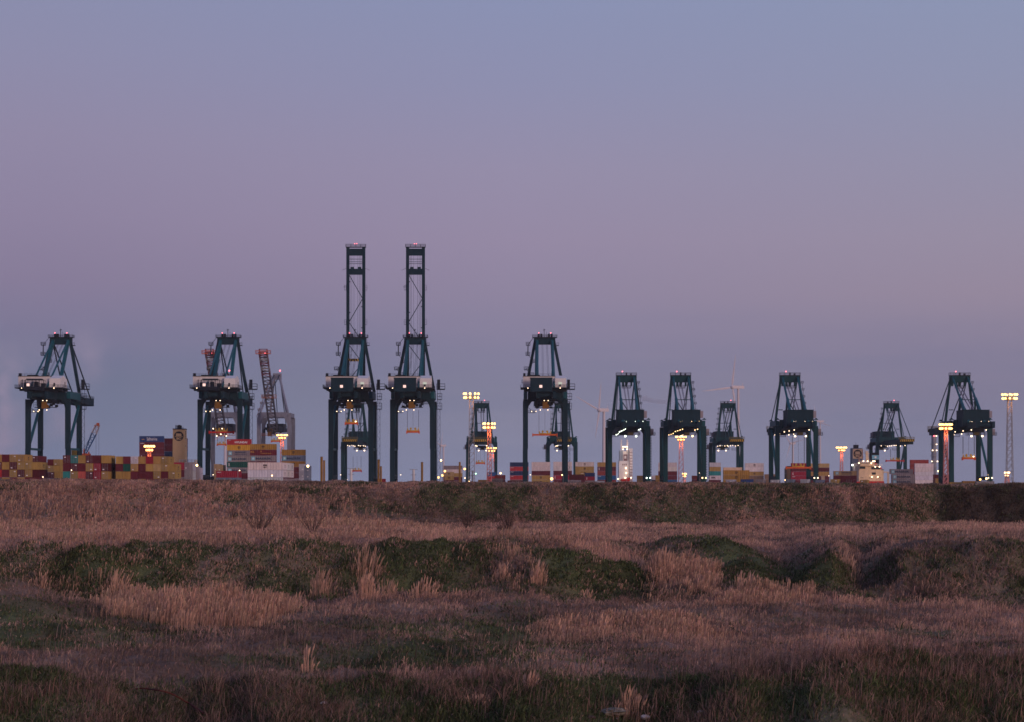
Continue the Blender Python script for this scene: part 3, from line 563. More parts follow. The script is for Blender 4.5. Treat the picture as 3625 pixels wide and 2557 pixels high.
def hazard(root, y0, z0):
    h = M_(); h.box(-4.8, 4.8, y0, y0+.6, z0, z0+1.5); h.build('hazard_board', YEL, root)
    z2 = M_()
    for s, yy in ((1, y0+.65), (-1, y0-.05)):
        for i in range(7): x = -4.2+i*1.4; z2.add([(x-.7,yy,z0),(x-.1,yy,z0),(x+.5,yy,z0+1.5),(x-.1,yy,z0+1.5)], [(0,1,2,3)])
    z2.build('hazard_stripes', BLACK, root)
def crane_b(label, nl=9, y0=-36, y1=62, lm=None, amber=False, group='smaller green container cranes with flat tops', TB=None):
    root = empty('ship_to_shore_crane'); tag(root, label, 'container crane', group); G = 28
    for s in (-1, 1):
        for y in (0, G):
            l = M_(); x = s*9.7; l.box(x-1.1, x+1.1, y-1.1, y+1.1, 3.6, 32); l.add([(x-s*1.1,y-1,32),(x-s*1.1,y+1,32),(x-s*3.2,y-1,32),(x-s*3.2,y+1,32),(x-s*1.1,y-1,28.8),(x-s*1.1,y+1,28.8)], [(0,2,4),(1,5,3),(2,3,5,4)])
            l.build('leg', TEAL, root)
            b = M_()
            for k in (-3,-1,1,3): b.cyl((x-.4,y+k*.8,3.05),(x+.4,y+k*.8,3.05),.55,n=8); b.box(x-.6,x+.6,y+k*.8-.5,y+k*.8+.5,3.1,3.8)
            b.build('wheel_bogie', DARK, root)
        t = M_(); t.box(s*9.7-.7, s*9.7+.7, 1.1, G-1.1, 4.6, 6.6); t.build('sill_beam', TEAL, root)
        t = M_(); t.beam((s*9.7,G-1.1,30.5), (s*9.7,1.4,6.6), 1.0); t.box(s*9.7-.8,s*9.7+.8,1.1,G-1.1,32.2,34.8); t.build('side_brace', TEALB, root)
    for y in (0, G):
        p = M_(); p.box(-8.6, 8.6, y-1, y+1, 32, 35.2)
        for s in (-1, 1): p.add([(s*8.6,y-1.1,35.2),(s*10.9,y-1.1,35.2),(s*9.8,y-1.1,36.1),(s*8.6,y+1.1,35.2),(s*10.9,y+1.1,35.2),(s*9.8,y+1.1,36.1)], [(0,1,2),(3,5,4),(0,2,5,3),(1,4,5,2)])
        p.build('portal_beam', TEAL, root)
    g = M_()
    for s in (-1, 1): g.box(s*4-.7, s*4+.7, -36, 30, 30.2, 33.4)
    for y in range(-35, 30, 6): g.box(-3.3, 3.3, y, y+.4, 31, 32.6)
    g.box(-6.8, 6.8, -14, 6, 31.4, 35.3); g.build('trolley_girder', TEALD, root)
    M_().box(-6.2, 6.8, -13, 5, 35.3, 39.6).box(-6.4,7,-13.2,5.2,39.6,39.9).build('machinery_house', TEALD, root)
    M_().box(6.9,8.3,-12,-8,35.9,39.3).build('electrical_cabinet', mat('grey_cabinet',(.28,.25,.28),.5), root)
    bm = M_()
    for s in (-1, 1): bm.box(s*4-.7, s*4+.7, 30.2, 88, 29.4, 32.8)
    for y in range(33, 88, 6): bm.box(-3.3, 3.3, y, y+.4, 30.4, 32.2)
    bm.box(-4.7,4.7,86.5,88.4,29.2,32.9); bm.build('boom', TEALD, root)
    ep = M_(); ep.deck(-5, 5, 86.5, 92, 32.9, .3, 1.2, .12); ep.build('boom_end_platform', MUTEY, root); hazard(root, 91.8, 31)
    for s in (-1, 1):
        a = M_(); a.beam((s*4.6,28,58.5), (s*7.4,28,35), 1.15); a.build('a_frame_leg', TEAL, root)
        a = M_(); a.cyl((s*3.9,27,58), (s*3.9,6.5,46), .55, n=8); a.cyl((s*3.9,6.5,46.2), (s*3.9,-15,33.4), .75, n=8); a.build('back_stay', TEALB, root)
        a = M_(); a.beam((s*3.9,6.5,46), (s*4.2,13,33.4), .9); a.beam((s*3.9,6.5,46), (s*3.9,1,39.6), .5); a.build('stay_support', TEAL, root)
    a = M_(); a.box(-5.3, 5.3, 26.6, 29.6, 55.4, 58.8)
    for x in (-3.8,-1.8,-.2,2.6): a.box(x-.45,x+.45,27,29,53.4,55.4)
    a.beam((-1.6,28,55.4),(-1.2,28,53),.9,.9,.5,.5); a.beam((.4,28,55.4),(.1,28,53),.9,.9,.5,.5); a.build('apex_beam', TEAL, root)
    d = M_(); d.deck(-5.3, 5.3, 26, 30.2, 59.1, .3, 1.2, .12); d.box(-.3,.4,27.6,28.4,59.1,60.5); d.box(2,2.8,27.5,28.5,59.1,60); d.deck(-2.3, 2.3, 26, 29, 52.6, .25, 1.2, .11); d.build('apex_platform', DARK, root)
    lamps(root, [(-2,28,61)], LR, .5, 'aviation_light')
    c = M_(); c.beam((-3.9,6.5,45.6),(3.9,6.5,45.6),.35); c.beam((-3.9,6.5,45.6),(0,10,40),.35); c.build('cross_tie', TEAL, root); M_().beam((-6.4,24,41),(-4.2,24,41),.4).build('cross_tie', TEAL, root); M_().beam((3.6,24,41),(5.6,24,41),.4).build('cross_tie', TEAL, root)
    fs = M_()
    for s in (-1, 1): fs.beam((s*4.2,29,58), (s*4.1,58,32.8), .4); fs.beam((s*4.4,29,58.3), (s*4.1,84,32.8), .4)
    fs.build('fore_stay', TEAL, root)
    rp = M_()
    for x in (-1.5,-1.1,.3,.7): rp.beam((x,27,53), (x*.8,-6,39.8), .22)
    rp.build('hoist_ropes', mat('bright_wire_rope', (.22,.20,.24), .5), root)
    st = M_()
    for i in range(6): z = 55-i*3.6; x = 5.8+i*.42; st.deck(x, x+1, 25.5, 27.5, z, .2, .9, .1); st.beam((x+.5,26.5,z),(x+.6,26.5,z-3.6),.18)
    st.build('stairway', DARK, root)
    ld = M_(); ld.beam((11.4,1,4),(11.4,1,31),.12); ld.beam((10.9,1,4),(10.9,1,31),.12)
    for i in range(20): ld.box(10.9,11.4,.8,1.2,4.5+i*1.33,4.9+i*1.33)
    ld.deck(9.5, 13.2, -.5, 1.8, 27.6, .3, 1.3, .13); ld.build('ladder', DARK, root)
    M_().box(10.9,12.4,0,1.6,27.6,30.6).build('equipment_cabin', mat('grey_cabinet',(.28,.25,.28),.5), root)
    tr = M_(); tr.box(-3.6, 3.6, -16, -11, 28.6, 30); tr.deck(-4.6,4.6,-16.5,-10.5,27.3,.2,1.2,.12); tr.beam((-4,-14,27.3),(-4,-14,30),.2); tr.beam((4,-14,27.3),(4,-14,30),.2)
    wk = tr; wk.deck(-9.6,-5.4,.5,2,26.8,.2,1.2,.11); tr.build('trolley', DARK, root)
    M_().box(-1.5,1.3,-15.5,-13,27,29.4).build('operator_cab', MUTEY, root)
    lm = lm or LW; pts = []
    for i in range(nl):
        y = y0+(y1-y0)*i/(nl-1)
        for s in (-1, 1): pts.append((s*3.7, y, 29.6 if y < 30 else 28.9))
    lamps(root, pts, lm, .36 if nl > 6 else .42); lamps(root, [(-2.7,-15.5,26.6),(2.7,-15.5,26.6)], lm, .75)
    lamps(root, [(s*9.7+q,-1.3,5.8) for s in (1,) for q in (-.9,.9)], lm, .55); lamps(root, [(-3.2,-14.2,33.9),(-2.2,-14.2,33.9),(2.4,-14.2,34),(6.2,-14.2,34)], lm, .22)
    return root
b1 = crane_b('first smaller green crane right of the central crane, with two rows of cool white lights', 9, lm=LWC); place(b1, 2227, YA)
b2 = crane_b('second smaller green crane right of the centre, lit amber above an orange mast', 7, y0=-34, lm=LYS); place(b2, 2424, YA)
b3 = crane_b('smaller green crane above the crimson containers with an orange spreader', 5, y0=-20, lm=LW); place(b3, 2820, YA)
b4 = copy_tree(b3); b4['label'] = 'rightmost green crane beside the sodium lit red mast'; place(b4, 3436, YA)
r1 = crane_b('distant green crane seen through the legs of the left raised-boom crane', 5, y0=-10, lm=LW, group='distant green cranes across the dock')
rear = [(1262,'distant green crane seen through the legs of the left raised-boom crane'),(1705,'distant green crane behind the two sodium lit lattice masts'),(1990,'distant green crane partly behind the right leg of the central crane'),(2577,'distant green crane in front of the big wind turbine'),(3155,'distant green crane with a yellow striped boom end above the cream ship')]
for i, (px, lb) in enumerate(rear):
    o = r1 if i == 0 else copy_tree(r1); o['label'] = lb; Y = 1577+28; o.location = (wx(px, 1577), Y, GZ); o.rotation_euler = (0, 0, math.pi)
# grey cranes, booms half raised towards us
def crane_c(label, group='grey cranes with red and white boom tips'):
    root = empty('ship_to_shore_crane'); tag(root, label, 'container crane', group); G = 30
    for s in (-1, 1):
        for y in (0, G):
            l = M_(); x = s*10.7; l.box(x-1.3, x+1.3, y-1.3, y+1.3, 4, 50); l.add([(x-s*1.3,y-1.2,50),(x-s*1.3,y+1.2,50),(x-s*3.6,y-1.2,50),(x-s*3.6,y+1.2,50),(x-s*1.3,y-1.2,45),(x-s*1.3,y+1.2,45)], [(0,2,4),(1,5,3),(2,3,5,4)]); l.build('leg', GREYC, root)
            M_().box(x-.8,x+.8,y-3,y+3,2.6,4).build('wheel_bogie', DARK, root)
        t = M_(); t.box(s*10.7-1,s*10.7+1,1.3,G-1.3,50,53); t.box(s*10.7-.7,s*10.7+.7,1.3,G-1.3,5,7); t.beam((s*10.7,2,10),(s*10.7,G-2,48),1); t.build('side_brace', GREYC, root)
    for y in (0, G): M_().box(-9.4, 9.4, y-1.2, y+1.2, 50, 53.4).build('portal_beam', GREYC, root)
    g = M_()
    for s in (-1, 1): g.box(s*3-.5, s*3+.5, -30, 32, 40.5, 43.5)
    g.box(-4,8,-14,4,40,46)
    for k in range(24): x = random.uniform(-4,8); z = random.uniform(37.5,42); y = random.uniform(20,34); g.box(x-.6,x+.6,y-.6,y+.6,z,z+1.2)
    g.build('trolley_girder', DARK, root)
    for s in (-1, 1):
        a = M_(); a.beam((s*1.6,8,80), (s*9.8,30,53.4), 1.2); a.build('a_frame_leg', GREYC, root)
        a = M_(); a.beam((s*1.8,8,80), (s*6,0,53.4), 1.0); a.build('a_frame_strut', GREYC, root)
    a = M_(); a.box(-3, 3, 6.5, 9.5, 77.5, 82); a.build('apex_beam', GREYC, root)
    st = M_()
    for i in range(6): z = 79-i*4.8; x = 3.5+i*1.4; st.deck(x, x+1.6, 8+i*3, 10+i*3, z, .3, 1.2, .16); st.beam((x+.8,9+i*3,z),(x+2.2,12+i*3,z-4.8),.3)
    st.box(-9,9,31,31.6,36.9,37.3); st.rail([(-9,31,37.3),(9,31,37.3)],1.3,.14,2); st.build('stairway', mat('orange_handrail',(.30,.12,.07),.6), root)
    p = M_()
    for z in (15, 26, 37, 47): p.deck(-13.4,-11.9,28,31,z,.2,1.6,.13)
    p.build('leg_platform', GREYC, root)
    # truss boom from hinge (y=34,z=40) to tip (y=34+62,z=91)
    A = Vector((0,34,40)); B = Vector((0,34+66,90)); d = (B-A); nrm = Vector((0,-d.z,d.y)).normalized()*3.0
    def seg(t0, t1, mt, nm, plain=False):
        b = M_(); k = max(2, int((t1-t0)*22))
        for s in (-2.6, 2.6):
            for o in (Vector((0,0,0)), nrm): b.beam(A+d*t0+o+Vector((s,0,0)), A+d*t1+o+Vector((s,0,0)), .75)
        for i in range(k+1):
            c = A+d*(t0+(t1-t0)*i/k); b.beam(c+Vector((-2.6,0,0)), c+Vector((2.6,0,0)), .45); b.beam(c+nrm+Vector((-2.6,0,0)), c+nrm+Vector((2.6,0,0)), .45)
            if i < k:
                e = A+d*(t0+(t1-t0)*(i+1)/k)
                for s in (-2.6, 2.6): b.beam(c+Vector((s,0,0)), e+nrm+Vector((s,0,0)), .5); 
                b.beam(c+Vector((-2.6,0,0)), e+Vector((2.6,0,0)), .4)
        b.build(nm, mt, root)
    seg(0, .72, mat('grey_truss',(.09,.09,.12),.5), 'boom'); RB = mat('faded_red_paint',(.17,.040,.055),.6); seg(.72,.79,RB,'boom_band'); seg(.79,.86,STEEL,'boom_band'); seg(.86,.92,RB,'boom_band'); seg(.92,.97,STEEL,'boom_band'); seg(.97,1.03,RB,'boom_band')
    c = A+d*1.0; tp = M_(); tp.deck(-5, 5, c.y-2, c.y+2, c.z+1, .4, 2, .2); tp.build('boom_tip_platform', ORANGE, root)
    c = A+d*.45; tp = M_(); tp.deck(-5, 5, c.y-2, c.y+2, c.z, .5, 2, .2); tp.build('boom_platform', mat('orange_handrail',(.30,.12,.07),.6), root)
    lamps(root, [(-.6,c.y+30,91.6),(-2,8,84)], LR, .9, 'aviation_light')
    fs = M_()
    for s in (-1,1): fs.beam((s*1.8,8,81),(s*2.4,34+36,67),.5); fs.beam((s*1.8,8,80),(s*3,-28,44),.5)
    fs.build('stay', DARK, root)
    M_().box(1.4,4.6,26,30,36.5,42).build('operator_cab', mat('amber_cab',(.22,.11,.02),.5), root)
    return root
c1 = crane_c('grey crane with red and white banded boom raised, right of the second large crane')
c1.location = (wx(970,1600), 1630, GZ); c1.rotation_euler = (0,0,math.pi)
c2 = copy_tree(c1); c2['label'] = 'grey crane with banded boom, seen behind the legs of the second large crane'; c2.location = (wx(788,1600), 1630, GZ); c2.rotation_euler = (0,0,math.pi)
lamps(c2, [(-3+i*1.3, 33+i%3, 36.5+(i*7%5)*1.3) for i in range(8)], LW, .7, 'floodlight')

# ---- spreaders hanging on ropes
def spreader(px, row, Y, wide, topy, label, m=ORANGE, lit=False, rz=0):
    """row = photo row of the frame's underside; topy = row of the trolley it hangs from"""
    p = wp(px, row, Y); ht = (row-topy)/F*Y
    root = empty('container_spreader', p, rz); tag(root, label, 'spreader', 'container spreaders hanging from the cranes')
    L_ = wide/2; f = MB()
    f.box(-L_, L_, -1.1, -.7, .2, 1.0); f.box(-L_, L_, .7, 1.1, .2, 1.0)
    for x in (-L_, -L_*.45, L_*.45-.4, L_-.4): f.box(x, x+.4, -.7, .7, .25, .95)
    for sx in (-1, 1):
        for sy in (-1, 1): f.box(sx*L_-.25, sx*L_+.25, sy*1.1-.2, sy*1.1+.2, -.25, 1.3)
    f.build('frame', m, root)
    h = MB(); q = min(L_*.92, 3.0); h.box(-q, q, -.8, .8, 1.05, 1.5)
    for x in (-q, -q*.5, q*.4, q-.4): h.box(x, x+.5, -.5, .5, 1.5, 2.3)
    for sx in (-1, 1): h.beam((sx*q,0,1.5), (sx*q,0,3.2), .35, .35, .1, .1)
    h.cyl((-1.1,-.4,2.3),(-1.1,.4,2.3),.55); h.cyl((1.1,-.4,2.3),(1.1,.4,2.3),.55); h.build('headblock', YEL, root)
    if ht > 4:
        r = MB()
        for sx in (-1, 1):
            for sy in (-.5, .5): r.beam((sx*q,sy,3), (sx*q,sy,ht), .13)
        r.beam((0,0,2.3),(0,0,ht),.09); r.build('ropes', ROPE, root)
    if lit: MB().box(1.9,2.5,-1.25,-1.15,1.3,1.8).build('lamp', LW, root)
    return root
spreader(1244, 1504, 1127, 6.1, 1450, 'orange and yellow spreader under the left raised-boom crane, close beneath its trolley', lit=True)
spreader(1462, 1534, 1127, 6.1, 1452, 'orange and yellow spreader hanging low under the right raised-boom crane')
spreader(1929, 1544, 1140, 12.2, 1455, 'wide orange spreader hanging under the central crane with white machinery house')
spreader(784, 1535, 1150, 12.2, 1500, 'wide red spreader under the second large crane', REDP)
spreader(784.5, 1578, 1560, 6.0, 1525, 'small orange red spreader below the wide red one, left of the red container')
spreader(976, 1566, 1560, 6.0, 1525, 'small orange spreader beside the lit mast below the grey crane')
spreader(1264, 1671, 1560, 6.0, 1615, 'small red spreader hanging very low behind the left raised-boom crane', REDP)
spreader(1700.5, 1644, 1560, 6.0, 1590, 'small orange spreader hanging between the two lattice masts')
spreader(2826, 1660.5, 1135, 12.2, 1546, 'wide orange spreader hanging in front of the crimson containers', ORANGE)
spreader(3429, 1628, 1127, 6.1, 1546, 'orange spreader with a green lamp under the rightmost crane', ORANGE, True)
spreader(3168, 1635, 1560, 12.2, 1590, 'wide red spreader hanging right of the blue topped funnel', REDP)
# ================================================================== masts with floodlights
def light_mast(px, rtop, Y, label, wide, kind='ring', lattice=True, mm=STEEL, lm=None, tw=None, watt=0, base_z=GZ, group='tall floodlight masts', thick=.35, double=False):
    lm = lm or LY; top = wp(px, rtop, Y); root = empty('floodlight_mast', (top.x, Y, base_z)); tag(root, label, 'floodlight mast', group); H = top.z-base_z; R = wide/2
    tw = tw or wide*.32
    if lattice:
        b = MB(); n = max(5, int(H/(tw*1.5)))
        w0, w1 = tw*.75, tw*.42
        for sx in (-1, 1):
            for sy in (-1, 1): b.beam((sx*w0,sy*w0,0), (sx*w1,sy*w1,H-1), thick*.75)
        for i in range(n):
            z0 = (H-1)*i/n; z1 = (H-1)*(i+1)/n; a = w0+(w1-w0)*i/n; c = w0+(w1-w0)*(i+1)/n
            for sy in (-1, 1): b.beam((-a,sy*a,z0),(c,sy*c,z1),thick*.5); b.beam((a,sy*a,z0),(a*-1,sy*a,z0),thick*.5)
            for sx in (-1, 1): b.beam((sx*a,-a,z0),(sx*c,c,z1),thick*.5)
        b.build('lattice_mast', mm, root)
    else: MB().cyl((0,0,0),(0,0,H-1),thick,thick*.6).build('pole', mm, root)
    hf = MB(); hf.cyl((0,0,H-3),(0,0,H-2.6),R*.66,n=12); hf.cyl((0,0,H-1.6),(0,0,H-1.3),R*.8,n=12)
    for i in range(8): a = math.pi*i/4; hf.beam((math.cos(a)*R*.66,math.sin(a)*R*.66,H-3),(math.cos(a)*R*.8,math.sin(a)*R*.8,H-.4),.22)
    hf.build('lamp_platform', mm, root)
    me = MB().ball((0,0,0),.58,8).mesh('floodlight', lm)
    rows = ((H-.2, R, 9),) + (((H-2.2, R*.95, 9),) if double else ((H-2.0, R*.62, 6),))
    for z, rr, n in rows:
        for i in range(n):
            a = 2*math.pi*(i+.5)/n; o = bpy.data.objects.new('floodlight', me); COL.objects.link(o); o.parent = root; o.location = (math.cos(a)*rr, math.sin(a)*rr, z); o.rotation_euler = (0,0,a)
    if watt:
        l = bpy.data.lights.new('mast_glow', 'POINT'); l.energy = watt*.07; l.color = (1,.36,.10) if lm in (LY, LYS) else (1,.8,.6); l.shadow_soft_size = 1.2
        for dz in (2.2,):
            lo = bpy.data.objects.new('mast_glow', l); COL.objects.link(lo); lo.parent = root; lo.location = (0, -R*.9, H-3.4-dz)
    return root
light_mast(1669, 1393, 1150, 'tallest central floodlight mast with double ring of bright lamps', 7.6, double=True, watt=9000, tw=2.2)
light_mast(1732, 1499, 1150, 'orange lit lattice mast with two lamp clusters, right of the tallest central mast', 5.8, double=True, watt=16000, tw=1.6, mm=PINKM, thick=.45)
light_mast(1741, 1586, 1500, 'lower sodium lit red lattice mast in front of the distant crane leg', 5.8, watt=16000, tw=2.6, mm=PINKM)
light_mast(3574, 1396, 1150, 'floodlight mast with double lamp ring at the far right edge', 7.4, double=True, watt=9000, tw=2.2)
light_mast(3348, 1502, 1120, 'red lattice mast with bright yellow lamps left of the rightmost crane', 5.8, double=True, watt=16000, tw=1.5, mm=PINKM, thick=.45)
light_mast(2411, 1546, 1500, 'pink red lattice mast with amber lamps under the second smaller crane', 6.6, watt=20000, tw=2.3, mm=PINKM)
light_mast(2979, 1584, 1500, 'slim red lattice mast left of the rusty cream ship', 6.4, watt=20000, tw=1.5, mm=PINKM)
light_mast(529, 1579, 1090, 'orange lit mast in front of the maroon containers topped by a blue one', 4.4, watt=12000, tw=1.3, mm=PINKM)
light_mast(999, 1540, 1500, 'orange lit mast below the grey crane with the raised banded boom', 6.6, watt=16000, tw=1.9, mm=PINKM)
light_mast(2423, 1677, 1700, 'small far orange mast right of the second smaller crane mast', 2.6, watt=4000, tw=1.2, mm=PINKM)
light_mast(3565, 1673, 1500, 'short pinkish mast with dim lamps at the foot of the far right mast', 2.8, watt=4000, tw=2.0, mm=PINKM, lm=LYS)
# ================================================================== containers
C = dict(maroon=(.115,.018,.028), red=(.42,.035,.045), crimson=(.30,.018,.040), brickred=(.24,.040,.035), yellow=(.36,.225,.070), amber=(.50,.27,.035), tan=(.40,.27,.13), ochre=(.30,.165,.04), teal=(.03,.22,.22),
         green=(.012,.085,.068), navy=(.02,.035,.10), blue=(.02,.10,.26), midblue=(.03,.06,.18), grey=(.25,.215,.225), bluegrey=(.16,.20,.27), white=(.62,.56,.56), pinkwhite=(.66,.56,.54), cream=(.66,.46,.33), darkred=(.085,.013,.018), pale=(.55,.54,.60),
         brown=(.20,.13,.085), black=(.02,.02,.03), coral=(.50,.10,.09), greyblue=(.13,.17,.23), silver=(.40,.41,.46))
NAMEC = dict(maroon='maroon', red='bright red', crimson='crimson', brickred='brick red', yellow='mustard', amber='bright amber', tan='pale tan', ochre='ochre', teal='turquoise', green='dark green', navy='navy', blue='blue', midblue='dark blue',
             grey='grey', bluegrey='blue grey', white='white', pinkwhite='pinkish white', cream='cream', darkred='dark red', pale='pale grey', brown='brown', black='black', coral='coral red', greyblue='dull blue', silver='silver grey')
CW, CL = 2.44, 12.19
def corrug(b, p, q, z0, z1, n, depth, nrm):
    """corrugated panel from p to q (xy), trapezoid profile pushed along nrm"""
    p = Vector((*p, 0)); q = Vector((*q, 0)); nrm = Vector(nrm); pts = []
    for i in range(n):
        for t, d in ((0, 0), (.3, 0), (.5, 1), (.8, 1)): pts.append(p.lerp(q, (i+t)/n)-nrm*depth*d)
    pts.append(q); vs = []
    for c in pts: vs += [(c.x, c.y, z0), (c.x, c.y, z1)]
    b.add(vs, [(2*i, 2*i+2, 2*i+3, 2*i+1) for i in range(len(pts)-1)])
CM = {}
def cont_mesh(L_, H=2.6, ends=(True, True)):
    k = (L_, ends)
    if k in CM: return CM[k]
    b = MB(); l = L_/2; w = CW/2; g = .035
    for sx in (-1, 1):
        for sy in (-1, 1): b.box(sx*l-(.17 if sx > 0 else 0), sx*l+(.17 if sx < 0 else 0), sy*w-(.15 if sy > 0 else 0), sy*w+(.15 if sy < 0 else 0), .02, H-.02)
    for sy in (-1, 1):
        y0, y1 = sorted((sy*w, sy*(w-.1))); b.box(-l+.17, l-.17, y0, y1, .02, .18); b.box(-l+.17, l-.17, y0, y1, H-.14, H-.02)
        corrug(b, (-l+.17, sy*(w-.02)), (l-.17, sy*(w-.02)), .18, H-.14, 12 if L_ > 8 else 6, .07, (0, sy, 0))
    for sx in (-1, 1):
        x0, x1 = sorted((sx*l, sx*(l-.1))); b.box(x0, x1, -w+.15, w-.15, .02, .18); b.box(x0, x1, -w+.15, w-.15, H-.14, H-.02)
        corrug(b, (sx*(l-.02), -w+.15), (sx*(l-.02), w-.15), .18, H-.14, 5, .05, (sx, 0, 0))
    b.add([(-l+.1,-w+.05,H-.05),(l-.1,-w+.05,H-.05),(l-.1,w-.05,H-.05),(-l+.1,w-.05,H-.05)], [(0,1,2,3)])
    b.add([(-l+.1,-w+.05,.1),(l-.1,-w+.05,.1),(l-.1,w-.05,.1),(-l+.1,w-.05,.1)], [(0,3,2,1)])
    CM[k] = b.mesh('container_body', BOXM); return CM[k]
def door_mesh():
    b = MB(); b.box(-.03, .03, -.52, .52, .2, 2.44); 
    for z in (.75, 1.3, 1.9): b.box(-.05, -.03, -.5, .5, z-.05, z+.03)
    return b.mesh('door', BOXM)
DOOR = door_mesh(); BAR = MB().cyl((-.09,-.26,.15),(-.09,-.26,2.5),.035,n=5).cyl((-.09,.26,.15),(-.09,.26,2.5),.035,n=5).box(-.12,-.06,-.30,-.1,1.0,1.1).box(-.12,-.06,.1,.3,1.0,1.1).mesh('lock_rod', STEEL)
NC = [0]
def container(x, y, z, rz, col, h=2.6, L_=CL, label='', group='', mark=None, doors=False, side=0, seen=True):
    """origin at the base centre; long axis along local x. mark on the -y side; with rz=90 the -x end... faces the camera"""
    me = cont_mesh(L_); o = bpy.data.objects.new('shipping_container', me); COL.objects.link(o)
    o.location = (x, y, z); o.rotation_euler = (0,0,rz); s = h/2.6; o.scale = (1,1,s)
    v = random.uniform(.88,1.12); c = tuple(min(.9, q*v*random.uniform(.96,1.04)) for q in C[col]); o.color = (*c, 1)
    tag(o, label, 'shipping container', group); NC[0] += 1
    yf = -CW/2-.03
    if doors:
        for sy in (-1, 1):
            d = bpy.data.objects.new('door', DOOR); COL.objects.link(d); d.parent = o; d.location = (-L_/2-.02, sy*.54, 0); d.color = (*(q*.92 for q in c), 1)
            r = bpy.data.objects.new('lock_rod', BAR); COL.objects.link(r); r.parent = d
        if doors == 2 or random.random() < .5:
            t = MB().box(-.02,0,-.28,.28,-.14,.14).build('white_plate', LETW, o, (-L_/2-.13, random.choice((-.5,.5)), 1.95 if random.random()<.6 else .6))
    for mk in ([mark] if isinstance(mark, str) or mark is None else mark):
        if mk == 'msc':
            text('m', LETK, o, (0, yf, 1.55), .62, 1.25, bold=.05); text('SC', LETK, o, (0, yf, .82), .42, 1.1, bold=.04)
        elif mk == 'msclogo':
            put(disc_mesh(1.0,LETK), 'emblem', o, (0, yf+.0, 1.3), .95)
        elif mk == 'maersk':
            put(SQ, 'emblem', o, (-4.6, yf, 1.25), .80); e = put(STAR, 'emblem_star', o, (-4.6, yf-.04, 1.25), .72); text('MAERSK', LETN, o, (.3, yf, 1.25), .95, 7.4, bold=.03)
        elif mk == 'sealand':
            put(SQ, 'emblem', o, (-4.4, yf, 1.3), .80); put(STAR, 'emblem_star', o, (-4.4, yf-.04, 1.3), .72); text('MAERSK', LETN, o, (.9, yf, 1.75), .7, 5.6, bold=.03); text('SEALAND', LETN, o, (.9, yf, .85), .55, 5.6, bold=.02)
        elif mk == 'tag': text('HAMBURG', LETW, o, (-4.6, yf, 2.05), .34, 1.9, bold=.03)
        elif mk == 'stripe': text('LINE', LETW, o, (-4.9, yf, 1.3), .45, 1.2)
        elif mk == 'vert':
            t = MB().box(-.16,.16,-.02,0,-.75,.75).build('lettering', LETW, o, (-L_/2+1.1, yf, 1.3))
        elif mk == 'hyu': text('HYUNDAI', LETW, o, (1.0, yf, 1.15), .95, 6.2, bold=.04); text('HMM', LETW, o, (-4.7, yf, 2.1), .3, 1.3)
        elif mk == 'saf': t = text('Safmarine', LETW, o, (.3, yf, 1.35), 1.4, 5.2, bold=.0); text('m', LETG, o, (-4.2, yf, 1.1), .4, 1.2)
        elif mk == 'acl': text('ACL', LETG, o, (-5.0, yf, 1.7), .75, 1.9, bold=.02); text('K', LETG, o, (-.9, yf, 1.9), .6, .6); text('Transcontinental', LETG, o, (1.2, yf, 1.0), .5, 5.0, bold=0)
        elif mk == 'isk': text('ISK', LETK, o, (-1.0, yf, 1.4), 1.1, 3.0, bold=.04)
        elif mk == 'nepca': text('HAPAG', LETW, o, (.8, yf, 1.6), .5, 3.6, bold=.03)
        elif mk == 'scroll': text('INTERMODAL', LETK, o, (0, yf, 1.3), .9, 8.5, bold=.0)
    if side:   # emblem on the long side that looks right (+x when turned end-on)
        text('m', LETK, o, (0, -CW/2-.03, 1.55), .55, 1.2, bold=.05); text('SC', LETK, o, (0, -CW/2-.03, .85), .38, 1.1, bold=.04)
    return o
TIER = ['top', 'second', 'third', 'fourth', 'fifth', 'sixth', 'seventh', 'eighth']
ORD = ['first','second','third','fourth','fifth','sixth','seventh','eighth','ninth','tenth','eleventh']
def stack(x0, x1, ytop, tiers, where, Y=None, L_=CL, n=None, rz=0.0, base=None, group='stacked shipping containers', front=True):
    """long side facing the camera; x0,x1 photo columns of the near face, ytop photo row of the top edge"""
    if Y is None: Y = F*L_/(x1-x0)
    cx = wx((x0+x1)/2, Y); top = EYE-(ytop-HY)/F*Y; b0 = GZ if base is None else base; h = (top-b0)/len(tiers)
    for i, t in enumerate(tiers):
        c, mk = (t, None) if isinstance(t, str) else t
        pos = f'{TIER[i]} from the top' if i else 'topmost'
        if len(tiers) == 1: lb = f'{NAMEC[c]} container {where}'
        else: lb = ' '.join(f'{NAMEC[c]} container, {pos}, {where}'.split()[:99])
        container(cx, Y+CW/2, top-h*(i+1)+.004, rz, c, h-.02, L_, lb, group, mk)
